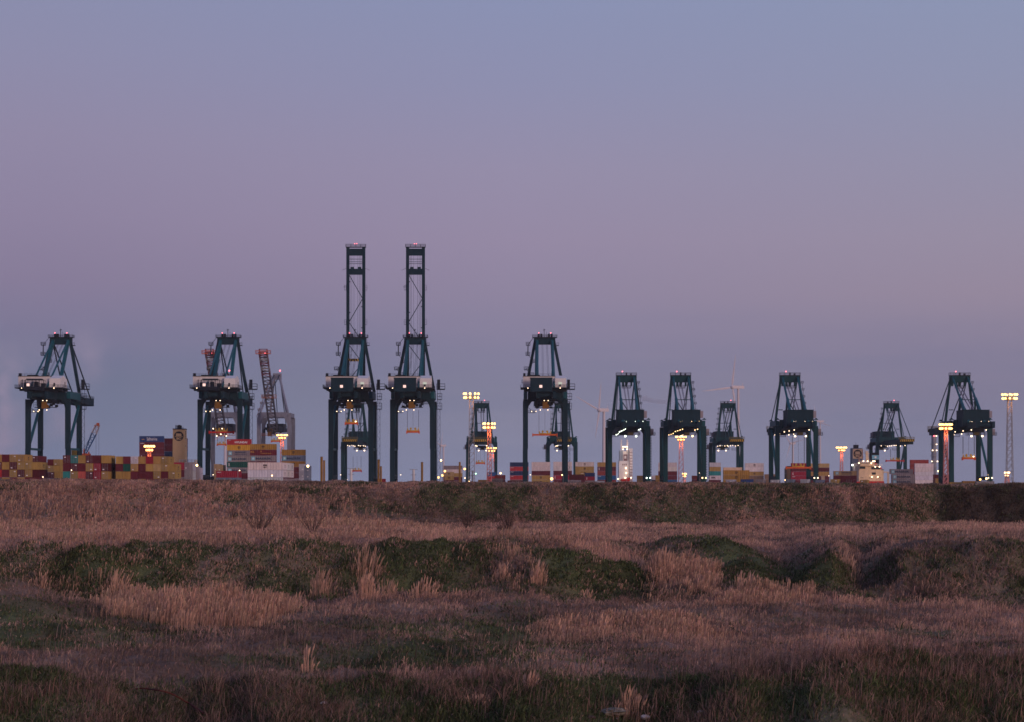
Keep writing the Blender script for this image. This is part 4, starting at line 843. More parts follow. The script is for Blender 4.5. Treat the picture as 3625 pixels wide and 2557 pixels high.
# --- left yard, containers end-on
def ends(cols, ytop, Y, h, where, dirn='from the left', start=0):
    """cols: list of (photo x of left edge, tier list from the top or None)"""
    for k, (px, tl) in enumerate(cols):
        top = EYE-(ytop-HY)/F*Y; nT = len(tl)
        for i, c in enumerate(tl):
            if c is None: continue
            dr = c.endswith('+'); sd = c.endswith('*') or c.endswith('+*'); c = c.strip('+*'); dr = dr or '+' in tl[i]
            pos = TIER[i]
            lb = f'{NAMEC[c]} end-on container{" with doors" if dr else ""}, {pos} tier, {ORD[k]} column {where}'
            container(wx(px, Y)+CW/2+.05, Y+CL/2, top-h*(i+1)+.004, math.pi/2, c, h-.02, CL, lb, 'end-on containers in the left yard', None, 2 if dr else 0, sd)
w = 27.0
ends([(-21,['yellow','maroon+','red','maroon']),(6,['maroon','yellow','maroon','yellow']),(33,['yellow+','maroon+','yellow+','maroon']),(60,['yellow+*','yellow+','maroon+','yellow']),
      (87,[None,'yellow+','yellow+','maroon']),(114,[None,'yellow*','darkred','maroon'])], 1609, 735, 2.48, 'of the far left block')
ends([(112,['maroon+','darkred+','darkred','maroon'])], 1614, 752, 2.45, 'just behind the far left block')
ends([(167,['maroon','yellow+','maroon+','maroon']),(189,['yellow+','yellow','yellow','maroon'])], 1626, 790, 2.25, 'in the low gap between left blocks')
ends([(222,['maroon+','maroon','teal','yellow']),(249,['teal+','maroon+','yellow+','maroon']),(276,['yellow','maroon','coral','yellow']),(303,['maroon+','yellow+','maroon+','yellow']),(330,['maroon','crimson+','crimson+','maroon']),(358,['yellow*','darkred+','yellow+','maroon'])], 1612, 735, 2.62, 'of the second left block')
ends([(381,[None,'brickred','brickred','maroon'])], 1613, 748, 2.62, 'just right of the second left block')
ends([(409,['yellow','maroon','yellow','maroon']),(435,['maroon','green','yellow','yellow']),(462,['pale+','yellow+','maroon','maroon']),(489,['yellow','maroon','maroon','yellow']),(515,['crimson','yellow','maroon','maroon']),
      (542,['yellow','tan','yellow+','maroon']),(569,['yellow+*','yellow+','maroon','yellow']),(595,[None,'yellow*','yellow+*','maroon'])], 1616, 738, 2.46, 'of the third left block')
# --- side-on stacks, from left to right
GS = 'stacked shipping containers'
stack(493, 579, 1544, [('midblue','saf'), ('maroon','tag'), 'maroon', ('maroon','vert'), 'maroon', 'yellow', 'maroon', 'grey'], 'behind the orange lit mast')
stack(579, 665, 1552, ['maroon','maroon','navy','navy','maroon','maroon','maroon'], 'between the blue topped stack and the buff funnel', Y=1215)
stack(606, 652, 1637, [('crimson','tag'),('maroon',None),'grey'], 'at the foot of the buff round-emblem funnel', L_=6.06, Y=1100)
for k, (px, t) in enumerate([(652, 1637), (664, 1642), (676, 1650), (686, 1656)]):
    for i in range(3): 
        Y = 1000+k*9; top = EYE-(t-HY)/F*Y; h = (top-GZ)/3
        container(wx(px, Y)+1.3, Y+CL/2, GZ+h*(2-i), math.pi/2, 'silver' if k % 2 else 'grey', h-.02, CL, f'silver grey container, {TIER[i]} tier, {ORD[k]} column right of the buff funnel', 'grey refrigerated containers', None, 1)
stack(803, 889, 1555, [('red','hyu'),('amber','msc'),('grey','sealand'),('grey','maersk'),('green','vert'),('grey','maersk'),'maroon','grey'], 'behind the legs of the second large crane')
stack(766, 852, 1667, [('crimson','tag'),'greyblue'], 'low before the second large crane', Y=1110)
for k, px in enumerate([757, 771]):
    for i in range(3): Y = 1135; top = EYE-((1643+k*3)-HY)/F*Y; h = (top-GZ)/3; container(wx(px, Y)+1.3, Y+CL/2, GZ+h*(2-i), math.pi/2, 'tan', h-.02, CL, f'pale tan container, {TIER[i]} tier, {ORD[k]} column left of the crimson container', 'tan end-on containers', None, 2)
stack(885, 978, 1572, [('ochre','msc'),('maroon','acl'),('grey','maersk'),'maroon','maroon','grey','grey'], 'right of the second large crane')
stack(877, 1000, 1637, [('pinkwhite','msc'),'pale','pale'], 'in the white block by the second large crane')
Yw = F*CL/123
for k in range(3):
    for i in range(2):
        y = Yw+CW+1.2+CL/2+k*13.2; h = (EYE+(HY-1637)/F*Yw-GZ)/3
        container(wx(1000,Yw)-CW/2-.1, y, GZ+h*(2-i), math.pi/2, 'white', h-.02, CL, f'white lengthwise container, {TIER[i]} tier, {ORD[k]} behind the white block front', 'white lengthwise containers', None, 0, 1)
stack(997, 1081, 1592, [('ochre','msc'),('bluegrey','maersk'),('ochre','msc'),'maroon','maroon','grey'], 'behind the red mast below the grey crane')
for k, px in enumerate([1058, 1076]):
    for i in range(3): Y = 1090; top = EYE-((1643+k*6)-HY)/F*Y; h = (top-GZ)/3; container(wx(px, Y)+1.3, Y+CL/2, GZ+h*(2-i), math.pi/2, 'bluegrey' if k else 'silver', h-.02, CL, f'grey end-on container, {TIER[i]} tier, {ORD[k]} column by the warm lamp', 'grey end-on containers', None, 1)
stack(1328, 1365, 1695, ['red'], 'low behind the right leg of the left raised-boom crane', L_=6.06)
stack(1570, 1637, 1649, ['grey','pinkwhite',('yellow','msc'),'maroon','maroon'], 'left of the crane with the two lattice masts')
stack(1580, 1600, 1671, [('tan','msc'),('yellow','msc'),'maroon'], 'front row left of the two lattice masts', L_=6.06, Y=1440)
stack(1697, 1725, 1699, ['ochre'], 'low to the left of the lit lattice mast foot', L_=6.06, Y=1300)
stack(1724, 1757, 1672, [('blue','vert'),'red','red'], 'behind the foot of the lit lattice masts', L_=6.06, Y=1440)
stack(1750, 1791, 1682, ['brickred','maroon'], 'right of the lit lattice mast foot', L_=6.06, Y=1300)
stack(1743, 1779, 1694, [('grey','scroll')], 'with dark writing, right of the lit mast foot', L_=6.06, Y=1200)
stack(1805, 1871, 1637, ['navy',('red','tag'),('navy','tag'),('red','tag'),'brown'], 'left of the central crane near leg')
stack(1800, 1862, 1701, ['darkred'], 'low left of the central crane', Y=1400)
stack(1882, 1948, 1636, ['pinkwhite','pinkwhite','maroon',('yellow','msc'),('yellow','msc')], 'between the legs of the central crane')
stack(1959, 2025, 1635, [('white','vert'),'white','maroon',('crimson','vert'),'maroon'], 'behind the right leg of the central crane')
stack(2037, 2103, 1636, [('pinkwhite','msc'),('yellow','msc'),('yellow','msc'),'maroon','maroon'], 'just right of the central crane')
stack(2016, 2068, 1680, ['darkred'], 'resting on the lettered grey container by the central crane', Y=1375, base=EYE+(HY-1700)/F*1375, L_=9.1)
stack(2009, 2057, 1700, [('grey','scroll')], 'with dark writing at the foot of the central crane', Y=1370, L_=8.3)
stack(2072, 2105, 1674, [('navy','tag'),('crimson','vert'),'grey'], 'right of the dark red container, central crane', L_=6.06, Y=1380)
stack(2079, 2143, 1703, ['silver'], 'very low between the central crane and the next crane', Y=1400)
stack(2141, 2180, 1699, ['red'], 'low at the left leg of the first smaller crane', L_=6.06, Y=1250)
stack(2115, 2181, 1637, [('yellow','msc'),('maroon','vert'),'brickred',('blue','tag'),'maroon'], 'behind the left leg of the first smaller crane')
stack(2258, 2284, 1684, ['ochre','ochre'], 'between the first smaller crane legs, right part', L_=6.06, Y=1500)
stack(2309, 2321, 1684, ['pinkwhite','black'], 'small and narrow right of the first smaller crane', L_=3.0, Y=1500)
stack(2321, 2357, 1683, ['ochre','ochre'], 'at the left leg of the second smaller crane', L_=6.06, Y=1350)
stack(2331, 2397, 1638, ['white','white','maroon','maroon','blue'], 'behind the left leg of the second smaller crane')
stack(2452, 2480, 1684, ['brickred','maroon'], 'left of the second smaller crane right legs', L_=6.06, Y=1480)
stack(2512, 2552, 1638, ['pale','yellow','teal',('white','isk'),'maroon'], 'just right of the second smaller crane', L_=7.3, Y=1460)
stack(2561, 2653, 1665, [('ochre','msc'),('ochre','msc'),'ochre'], 'in the front block with a cream container on top')
stack(2561, 2627, 1655, ['cream'], 'alone on top of the ochre front block', Y=1090, base=EYE+(HY-1665)/F*1075, L_=9.0)
stack(2638, 2704, 1640, [('white','msc'),'white',('yellow','msc'),'brown','brown'], 'right of the big turbine tower')
stack(2707, 2760, 1679, ['brown','brown'], 'low left of the third smaller crane')
stack(2801, 2868, 1640, ['crimson','maroon',('crimson','vert'),('crimson','tag'),'maroon'], 'behind the wide orange spreader')
for k, px in enumerate([2786, 2793]):
    for i in range(3): Y = 1475+k*5; top = EYE-((1658-k*8)-HY)/F*Y; h = (top-GZ)/3; container(wx(px, Y)+1, Y+CL/2, GZ+h*(2-i), math.pi/2, 'black' if k else 'brown', h-.02, CL, f'dark end-on container, {TIER[i]} tier, {ORD[k]} column left of the crimson stack', 'dark end-on containers', None, 0)
stack(2870, 2936, 1641, ['tan','darkred','yellow',('maroon',None),'maroon'], 'behind the right legs of the third smaller crane')
stack(2908, 2920, 1685, ['cream'], 'small upright beside the third smaller crane right leg', L_=1.9, Y=1250)
stack(2952, 3033, 1668, [('tan','sealand'),'maroon','maroon'], 'behind the slim mast left of the cream ship')
stack(3151, 3233, 1661, [('grey','maersk')], 'topmost of three lettered ones right of the cream ship', base=EYE+(HY-1679)/F*1189)
stack(3157, 3240, 1679, [('grey','maersk'),('grey','maersk')], 'of the grey lettered pair right of the cream ship', Y=1180)
stack(3222, 3288, 1628, ['brickred','brickred','brickred','maroon','maroon','grey'], 'behind the white stack at the right', Y=1500)
stack(3239, 3305, 1641, ['white','white','pale','pale','white'], 'in the white stack by the rightmost crane')
stack(3305, 3378, 1680, ['darkred','darkred'], 'behind the left legs of the rightmost crane', Y=1350)
stack(3312, 3325, 1694, ['yellow'], 'small at the left leg of the rightmost crane', L_=2, Y=1280)
stack(3362, 3410, 1707, ['yellow'], 'very low inside the rightmost crane', L_=5.8, Y=960)
stack(3408, 3457, 1703, ['ochre'], 'low with a lit face inside the rightmost crane', L_=5.8, Y=955)
stack(3456, 3520, 1704, ['grey'], 'low at the right legs of the rightmost crane', L_=7.6, Y=950)
stack(3578, 3660, 1708, ['ochre'], 'very low at the far right edge', Y=1180)
# nearest row of small containers, turned a little
for k, (px, c, L2, mk) in enumerate([(2591,'silver',1,None),(2646,'midblue',0,'nepca'),(2697,'grey',1,None),(2749,'silver',1,None),(2802,'greyblue',1,None),(2855,'silver',1,None),(2908,'bluegrey',1,None),(2962,'yellow',1,None),(3014,'maroon',1,None),(3066,'yellow',1,None)]):
    Y = 735; top = 1697 if k % 3 else 1699
    if L2: container(wx(px, Y), Y+3, EYE-(top-HY)/F*Y-2.0, math.pi/2-.26, c, 2.0, 6.06, f'{NAMEC[c]} small container, {ORD[k]} from the left in the nearest low row', 'nearest low row of small containers', None, 2)
    else: container(wx(px, Y), Y+1.2, EYE-(top-HY)/F*Y-2.0, .0, c, 2.0, 4.0, 'dark blue small container with white writing in the nearest low row', 'nearest low row of small containers', None)
# ================================================================== ships
def funnel(root, x0, x1, y0, y1, z0, z1, m, pr=.84):
    b = MB(); dx = (x1-x0)*.03
    b.add([(x0-dx,y0,z0),(x1+dx,y0,z0),(x1+dx,y1,z0),(x0-dx,y1,z0),(x0,y0,z1),(x1,y0,z1),(x1,y1,z1),(x0,y1,z1)], [(0,3,2,1),(4,5,6,7),(0,1,5,4),(1,2,6,5),(2,3,7,6),(3,0,4,7)])
    f = b.build('funnel', m, root); MB().box(x0-.15,x1+.15,y0-.15,y1+.15,z1,z1+.5).build('funnel_rim', DARK, f)
    p = MB(); w_ = x1-x0
    for t, r, hh in ((.18,.28,2.4),(.34,.45,2.3),(.47,.6,2.5),(.60,.5,2.2)): p.cyl((x0+w_*t,(y0+y1)/2,z1+.4),(x0+w_*t,(y0+y1)/2,z1+hh),r)
    p.box(x0+w_*.8,x0+w_*.84,y0+1,y0+1.4,z1+.4,z1+1.3); p.build('exhaust_pipes', BLACK, f); return f
def roundel(f, x, y, z, r, ring=None):
    put(disc_mesh(1, LETK, 32), 'emblem', f, (x, y-.02, z), r); cr = ring or mat('buff_funnel_paint', (.5,.3,.1))
    text('m', cr, f, (x, y-.22, z+r*.30), r*.62, r*1.15, bold=.09); MB().box(-r*.85,r*.85,-.02,0,-.05*r,.05*r).build('emblem_line', cr, f, (x,y-.2,z-.12*r)); text('SC', cr, f, (x, y-.22, z-r*.50), r*.48, r*1.05, bold=.06)
Y = 1190; pm = F/Y
s1 = empty('container_ship', (wx(637,Y), Y, GZ)); tag(s1, 'ship with tall buff funnel bearing a dark round emblem, behind the left yard', 'ship')
hl = MB(); hl.add([(-45,4,0),(45,4,0),(48,6,4),(-45,4,4),(-45,26,0),(45,26,0),(48,24,4),(-45,26,4)], [(0,3,2,1)[::-1],(4,5,6,7),(3,2,6,7),(0,4,7,3),(1,5,6,2),(0,1,5,4)]); hl.build('hull', BLACK, s1)
fz = lambda r: EYE-(r-HY)/F*Y-GZ
f = funnel(s1, (612-637)/pm, (654-637)/pm, 0, 7, fz(1637), fz(1521), FUNY)
roundel(f, (633-637)/pm, 0, fz(1544.5), 17/pm)
lv = MB()
for z in (fz(1538), fz(1590)):
    for i in range(5): lv.box((654-637)/pm+.02,(654-637)/pm+.1,1.5,4.5,z-2.2+i*.9,z-1.8+i*.9)
lv.build('louvre', DARK, f)
dh = MB().box(-4.5,8,-1.5,16,3.5,fz(1637)).build('deckhouse', CREAM, s1); rl = MB(); rl.rail([(0,-1.5,fz(1637)),(8,-1.5,fz(1637)),(8,12,fz(1637))],1.3,.2,1.5); rl.build('railing', WHITEP, dh)
# cream rusty ship
Y = 1330; pm = F/Y; ox = 3088
s2 = empty('container_ship', (wx(ox,Y), Y, GZ)); tag(s2, 'rusty cream ship with lit deckhouse, masts and a blue and black funnel', 'ship')
fz = lambda r: EYE-(r-HY)/F*Y-GZ; fx = lambda c: (c-ox)/pm
MB().add([(fx(2990),2,0),(fx(3131),2,0),(fx(3132),2,fz(1704)),(fx(2990),2,fz(1706)),(fx(2990),24,0),(fx(3131),24,0),(fx(3132),24,fz(1704)),(fx(2990),24,fz(1706))], [(0,1,2,3),(5,4,7,6),(3,2,6,7),(1,5,6,2),(4,0,3,7),(0,4,5,1)]).build('hull', REDP, s2)
d = MB(); d.box(fx(3043),fx(3131),3,20,fz(1704),fz(1665)); d.box(fx(3046),fx(3122),3.5,20,fz(1665),fz(1650)); d.box(fx(3048),fx(3098),2,12,fz(1650),fz(1640)); 
d.add([(fx(3131),3,fz(1704)),(fx(3131),20,fz(1704)),(fx(3131),20,fz(1661)),(fx(3131),3,fz(1661)),(fx(3126),3,fz(1665)),(fx(3126),20,fz(1665))],[(0,1,2,3),(3,2,5,4)]); dk = d.build('deckhouse', CREAM, s2)
for q in ((3089,3103,2.9,3.1,1681,1673),(3047,3066,3.3,3.6,1660,1652),(3088,3120,3.3,3.6,1662,1653)): MB().box(fx(q[0]),fx(q[1]),q[2],q[3],fz(q[4]),fz(q[5])).build('deck_opening', GLASS, dk)
for c in (3050,3056,3082,3087,3111,3117): MB().box(fx(c),fx(c+2.2),2.9,3.1,fz(1694),fz(1690)).build('window', GLASS, dk)
wn = MB()
for c in range(3048,3092,5): wn.box(fx(c),fx(c+3.4),1.9,2.02,fz(1641.5),fz(1638.5))
MB().box(fx(3043),fx(3098),1.8,13,fz(1640),fz(1639)).box(fx(3043),fx(3098),2.3,12,fz(1637),fz(1636)).build('bridge_deck', CREAM, dk); wn.build('bridge_windows', GLASS, dk)
r = MB(); r.rail([(fx(3043),1.8,fz(1639)),(fx(3098),1.8,fz(1639))],1.1,.15,1.2); r.rail([(fx(3098),3,fz(1650)),(fx(3126),3,fz(1650))],1.1,.15,1.2); r.build('railing', WHITEP, dk)
m_ = MB(); m_.beam((fx(3061),8,fz(1637)),(fx(3061),8,fz(1590)),.45); m_.beam((fx(3057),8,fz(1603)),(fx(3066),8,fz(1603)),.25); m_.beam((fx(3058),8,fz(1618)),(fx(3066),8,fz(1618)),.3); m_.box(fx(3060),fx(3062),7.8,8.2,fz(1588),fz(1586))
m_.beam((fx(3048),7,fz(1637)),(fx(3047),7,fz(1610)),.9,.9,.5,.5); m_.beam((fx(3043),7,fz(1611)),(fx(3052),7,fz(1611)),.35); m_.build('signal_mast', mat('rusty_mast_paint',(.30,.18,.14),.6), s2)
m_ = MB(); m_.beam((fx(3079),9,fz(1637)),(fx(3077),9,fz(1600)),2.0,2,1.2,1.2); m_.box(fx(3071),fx(3084),8,10.5,fz(1607),fz(1603)); m_.box(fx(3073),fx(3082),8.5,10,fz(1599),fz(1596)); m_.beam((fx(3071),9,fz(1603)),(fx(3069),9,fz(1592)),.25); m_.build('radar_mast', mat('cream_ship_paint',(0,0,0)), s2)
fn = MB(); fn.box(fx(3095),fx(3121),9,17,fz(1652),fz(1606)); fn.box(fx(3098),fx(3118),10,16,fz(1606),fz(1602)); fn = fn.build('funnel', BLACK, s2)
MB().box(fx(3095.5),fx(3120.5),8.9,9,fz(1626.5),fz(1611)).build('funnel_band', mat('pale_blue_band',(.16,.38,.50),.5), fn); put(STAR,'emblem_star',fn,(fx(3108),8.85,fz(1618.5)),1.25); put(disc_mesh(.75,REDP),'lifebuoy',dk,(fx(3103),3.2,fz(1643)),.9)
MB().box(fx(3119),fx(3126),3.2,6,fz(1660),fz(1656)).build('lifeboat', REDP, s2)
lamps(s2, [(fx(c),1.6,fz(rw)-ZO) for c,rw in ((3058,1633),(3073,1633),(3092,1633),(3098,1633),(3042,1640),(3100,1653),(3115,1653),(3088,1689),(3109,1689),(3086,1640))], LW, .62, 'deck_light')
mp_ = MB(); mp_.beam((fx(3131),3,fz(1672)),(fx(3149),3,fz(1672)),.6); mp_.box(fx(3144),fx(3146.5),2.5,3.5,0,fz(1672)); mp_.box(fx(3148),fx(3150),2.5,3.5,0,fz(1672)); mp_.build('gangway_gantry', CREAM, s2)
# ship behind with second round emblem
Y = 1560; pm = F/Y; ox = 3030; fz = lambda r: EYE-(r-HY)/F*Y-GZ; fx = lambda c: (c-ox)/pm
s3 = empty('container_ship', (wx(ox,Y), Y, GZ)); tag(s3, 'ship with grey framed funnel and round emblem behind the rusty cream ship', 'ship')
MB().box(fx(2960),fx(3120),6,28,0,3.5).build('hull', BLACK, s3)
f = MB().box(fx(3016),fx(3052),0,8,0,fz(1587)).build('funnel', mat('slate_paint',(.10,.12,.17),.6), s3); fp = MB().box(fx(3019),fx(3051.5),-.12,0,fz(1624),fz(1590)).build('funnel_panel', mat('pale_buff',(.60,.42,.27),.5), f)
roundel(fp, fx(3036), -.12, fz(1607), 14.5/pm, mat('pale_buff',(0,0,0)))
p = MB(); p.box(fx(3025),fx(3041),2,6,fz(1587),fz(1575)); p.beam((fx(3033),4,fz(1575)),(fx(3033),4,fz(1566)),.15); p.build('exhaust_pipes', BLACK, f)
d = MB(); d.box(fx(3018),fx(3062),-2,4,0,fz(1646)); d.box(fx(3020),fx(3055),-3,0,fz(1646),fz(1641)); d.build('deckhouse', mat('grey_white_paint',(.36,.33,.34),.5), s3)
lamps(s3, [(fx(3015),-3.5,fz(1647)-ZO)], LWC, 1.0, 'deck_light')
# white lit ship tower with red lifeboat
Y = 1500; pm = F/Y; ox = 2215; fz = lambda r: EYE-(r-HY)/F*Y-GZ; fx = lambda c: (c-ox)/pm
s4 = empty('container_ship', (wx(ox,Y), Y, GZ)); tag(s4, 'brightly lit white ship tower with a red lifeboat under the first smaller crane', 'ship')
MB().box(fx(2180),fx(2250),3,30,0,fz(1706)).build('hull', mat('grey_white_paint',(0,0,0)), s4)
d = MB(); d.box(fx(2192),fx(2230),2,14,fz(1706),fz(1632)); d.box(fx(2206),fx(2226),3,12,fz(1632),fz(1598)); d.box(fx(2227),fx(2240),1,8,fz(1706),fz(1588)); dk = d.build('deckhouse', WHITEP, s4)
MB().box(fx(2194),fx(2206),2.5,11,fz(1632),fz(1596)).build('funnel', mat('pale_blue_grey',(.26,.32,.38),.5), s4)
g_ = MB(); g_.box(fx(2208),fx(2221),2.9,3,fz(1634),fz(1609)); g_.build('panel', mat('brown_panel',(.22,.13,.13),.6), dk); MB().box(fx(2211),fx(2218),2.75,2.88,fz(1624),fz(1614)).build('window', WHITEP, dk)
b = MB()
for i in range(10): z = fz(1604+i*10); b.box(fx(2229),fx(2239),.9,1.0,z,z+.35); b.box(fx(2228.5),fx(2229.5),.7,.9,z,z+1.6)
for c in (2203,2208,2212,2217): b.box(fx(c),fx(c+2.2),1.9,2.0,fz(1648),fz(1642))
b.build('windows', mat('brown_panel',(0,0,0)), dk)
ms = MB(); ms.beam((fx(2201),5,fz(1598)),(fx(2201),5,fz(1556)),.7); ms.beam((fx(2222),5,fz(1598)),(fx(2222),5,fz(1556)),.9); ms.box(fx(2219),fx(2226),4,6,fz(1575),fz(1566)); ms.beam((fx(2198),5,fz(1584)),(fx(2226),5,fz(1584)),.5); ms.build('mast', WHITEP, s4)
lb = MB(); lb.ball((fx(2211),-1,fz(1699)),2.2,12,.9); lb = MB(); lb.box(fx(2199),fx(2229),-2,1,fz(1704),fz(1696)); lb.add([(fx(2199),-2,fz(1704)),(fx(2199),1,fz(1704)),(fx(2195),-.5,fz(1702)),(fx(2199),-2,fz(1696)),(fx(2199),1,fz(1696))],[(0,2,3),(1,4,2),(2,4,3),(0,1,2)]); lb.box(fx(2220),fx(2230),-1.6,.6,fz(1696),fz(1691)); lb.build('lifeboat', REDP, s4)
lamps(s4, [(fx(c),1.2,fz(rw)-ZO) for c,rw in ((2206,1582),(2213,1582),(2220,1582),(2206,1591),(2220,1591),(2216,1658),(2217,1675),(2188,1696),(2214,1692),(2234,1692))], LW, .75, 'deck_light')
l = bpy.data.lights.new('deck_glow', 'POINT'); l.energy = 500; l.color = (1,.72,.62); l.shadow_soft_size = 1
for c, rw in ((2213,1655),(2226,1625)):
    lo = bpy.data.objects.new('deck_glow', l); COL.objects.link(lo); lo.parent = s4; lo.location = (fx(c), -9, fz(rw))
l = bpy.data.lights.new('deck_glow', 'POINT'); l.energy = 300; l.color = (1,.62,.35); l.shadow_soft_size = 1
for c, rw in ((3075,1680),(3110,1650)):
    lo = bpy.data.objects.new('deck_glow', l); COL.objects.link(lo); lo.parent = s2; lo.location = ((c-3088)/6.0, -9, EYE-(rw-HY)/F*1330-GZ)
# ================================================================== turbines, column, crawler crane, piles, street lamps
def turbine(px, rhub, Y, blade_len, angs, label, w=None, rz=.5, grp='wind turbines beyond the port'):
    """angs: blade directions in degrees as seen (0 = up, 90 = right)"""
    hub = wp(px, rhub, Y); root = empty('wind_turbine', (hub.x, Y, GZ)); tag(root, label, 'wind turbine', grp); H = hub.z-GZ
    w = (w or H*.022)*1.2
    o = H*.065
    MB().cyl((o,o*.5,0),(o,o*.5,H-w*.6),w,w*.62,n=16).build('tower', TURB, root)
    nc = MB(); nc.beam((w*.3,0,0),(o*1.9,o*.9,0),w*1.7,w*1.7,w*1.5,w*1.5); nc.box(o*1.7,o*1.8,o*.8,o*.9,w*.8,w*2.2); nc.build('nacelle', TURB, root, (0,0,H))
    h = MB().ball((0,0,0), w*1.1, 10).build('rotor_hub', TURB, root, (0,-w*.3,H))
    for a in angs:
        a, fl = a if isinstance(a, tuple) else (a, 1); t = math.radians(a); d = Vector((math.sin(t)*fl, -.25*abs(math.sin(t)), math.cos(t))).normalized()
        b = MB(); r = blade_len; prof = [(0,.030),(.08,.034),(.2,.056),(.45,.038),(.75,.024),(1,.006)]; n = Vector((0,1,0)); s = d.cross(n).normalized(); vs = []
        for q, c in prof:
            for u, v in ((-.35,0),(0,.18),(.65,0),(0,-.18)): vs.append(d*q*r+s*c*r*u*1.1+n*c*r*v)
        fs = []
        for i in range(len(prof)-1):
            for j in range(4): fs.append((i*4+j, i*4+(j+1) % 4, i*4+4+(j+1) % 4, i*4+4+j))
        fs += [(0,3,2,1), tuple(range(len(vs)-4, len(vs)))]; b.add(vs, fs); b.build('blade', TURB, root, (0,-w*.3,H))
    return root
turbine(2592, 1371, 2600, 38, [6, 262, 172], 'largest wind turbine, its nacelle above the small green crane', w=1.75)
turbine(2121, 1452, 2900, 36, [4, 300, 188], 'wind turbine left of the first smaller crane, second largest', w=2.2)
turbine(1561, 1578, 4200, 26, [8, 310, 187], 'small hazy wind turbine right of the raised-boom cranes', w=1.9)
turbine(2798, 1570, 4200, 30, [330, 75, 196], 'small wind turbine seen through the third smaller crane', w=1.9)
turbine(2890, 1492, 4200, 30, [352, 110, 232], 'wind turbine mostly hidden behind the third smaller crane', w=1.6)
turbine(785, 1540, 3600, 34, [235, 105, 350], 'wind turbine behind the legs of the second large crane', w=2.4)
# smoke from a far chimney
def smoke():
    b = MB(); pts = [wp(c, r, 6000) for c, r in ((2139,1431),(2160,1427),(2190,1422),(2225,1419),(2262,1416),(2283,1410),(2300,1418),(2330,1422),(2365,1424),(2395,1421))]; rad = [1,2.5,3.5,4.5,6,12,9,9,8,2]; n = 10; vs = []; fs = []
    for p, r in zip(pts, rad):
        for j in range(n): a = 2*math.pi*j/n; vs.append(p+Vector((0, math.cos(a)*r*1.5, math.sin(a)*r*.75)))
    for i in range(len(pts)-1):
        for j in range(n): fs.append((i*n+j, i*n+(j+1) % n, (i+1)*n+(j+1) % n, (i+1)*n+j))
    fs += [tuple(range(n)), tuple(range(len(vs)-n, len(vs)))]
    b.add(vs, fs); m = bpy.data.materials.new('thin_smoke'); m.use_nodes = True; t = m.node_tree; t.nodes.remove(t.nodes['Principled BSDF'])
    v = t.nodes.new('ShaderNodeVolumePrincipled'); v.inputs['Color'].default_value = (.9,.85,.9,1); v.inputs['Density'].default_value = .018; t.links.new(v.outputs[0], t.nodes['Material Output'].inputs['Volume'])
    o = b.build('smoke_trail', m); tag(o, 'thin pale smoke trail drifting between the turbine and the first smaller crane', 'smoke', None, 'stuff')
smoke()
# process column
Y = 1900; pm = F/Y; ox = 3306; fz = lambda r: EYE-(r-HY)/F*Y-GZ; fx = lambda c: (c-ox)/pm
t = empty('process_column', (wx(ox,Y), Y, GZ)); tag(t, 'ringed grey industrial column with railed top platform left of the rightmost crane', 'industrial tower')
MB().cyl((0,0,0),(0,0,fz(1535)),2.1,n=16).build('shell', GREYC, t)
for rw in (1574, 1597, 1615, 1635, 1655, 1672):
    r = MB(); r.cyl((0,0,fz(rw)),(0,0,fz(rw)+.5),3.0,n=16); r.build('ring_platform', STEEL, t)
tp = MB(); tp.box(fx(3295),fx(3325),-3,3,fz(1541),fz(1531)); tp.deck(fx(3294),fx(3326),-3.5,3.5,fz(1531),.4,1.2,.2); tp.box(fx(3294.5),fx(3296.5),-3,-1,fz(1531),fz(1511)); tp.beam((fx(3294),-3,fz(1513)),(fx(3312),-3,fz(1513)),.35); tp.build('top_platform', mat('dark_grey_steel',(.07,.07,.09),.6), t)
lamps(t, [(fx(c),-3.4,fz(rw)-ZO) for c,rw in ((3296,1634),(3316,1634),(3312,1544),(3313,1574),(3299,1595),(3313,1595))], LW, .8, 'lamp'); lamps(t, [(fx(3304),-3.4,fz(1544)-ZO)], LR, 1, 'aviation_light')
# crawler crane at the left
Y = 1250; pm = F/Y; ox = 300; fz = lambda r: EYE-(r-HY)/F*Y-GZ; fx = lambda c: (c-ox)/pm
t = empty('crawler_crane', (wx(ox,Y), Y, GZ)); tag(t, 'blue lattice boom crane with red cab behind the left containers', 'crawler crane')
MB().box(fx(290),fx(318),-2,3,fz(1625),fz(1606)).box(fx(296),fx(299),-1,1,fz(1606),fz(1590)).box(fx(313),fx(316),-1,1,fz(1606),fz(1599)).build('cab', mat('orange_paint',(0,0,0)), t)
MB().box(fx(286),fx(322),-4,5,0,2).build('tracks', BLACK, t); MB().box(fx(294),fx(314),-1.5,2.5,2,fz(1625)).build('turntable', DARK, t)
def trussline(p, q, w0, w1, n, m, nm, par, th=.3):
    b = MB(); p = Vector(p); q = Vector(q); d = (q-p).normalized(); a = d.cross(Vector((0,1,0))).normalized(); c = Vector((0,1,0))
    P = lambda t, u, v: p.lerp(q, t)+a*u*(w0+(w1-w0)*t)+c*v*(w0+(w1-w0)*t)
    for u, v in ((-1,-1),(1,-1),(1,1),(-1,1)): b.beam(P(0,u,v), P(1,u,v), th)
    for i in range(n):
        s = 1 if i % 2 else -1
        for v in (-1, 1): b.beam(P(i/n,-s,v), P((i+1)/n,s,v), th*.6)
    b.build(nm, m, par)
A = (fx(301),0,fz(1608)); Bm = (fx(333),0,fz(1535)); Bt = (fx(347),0,fz(1503))
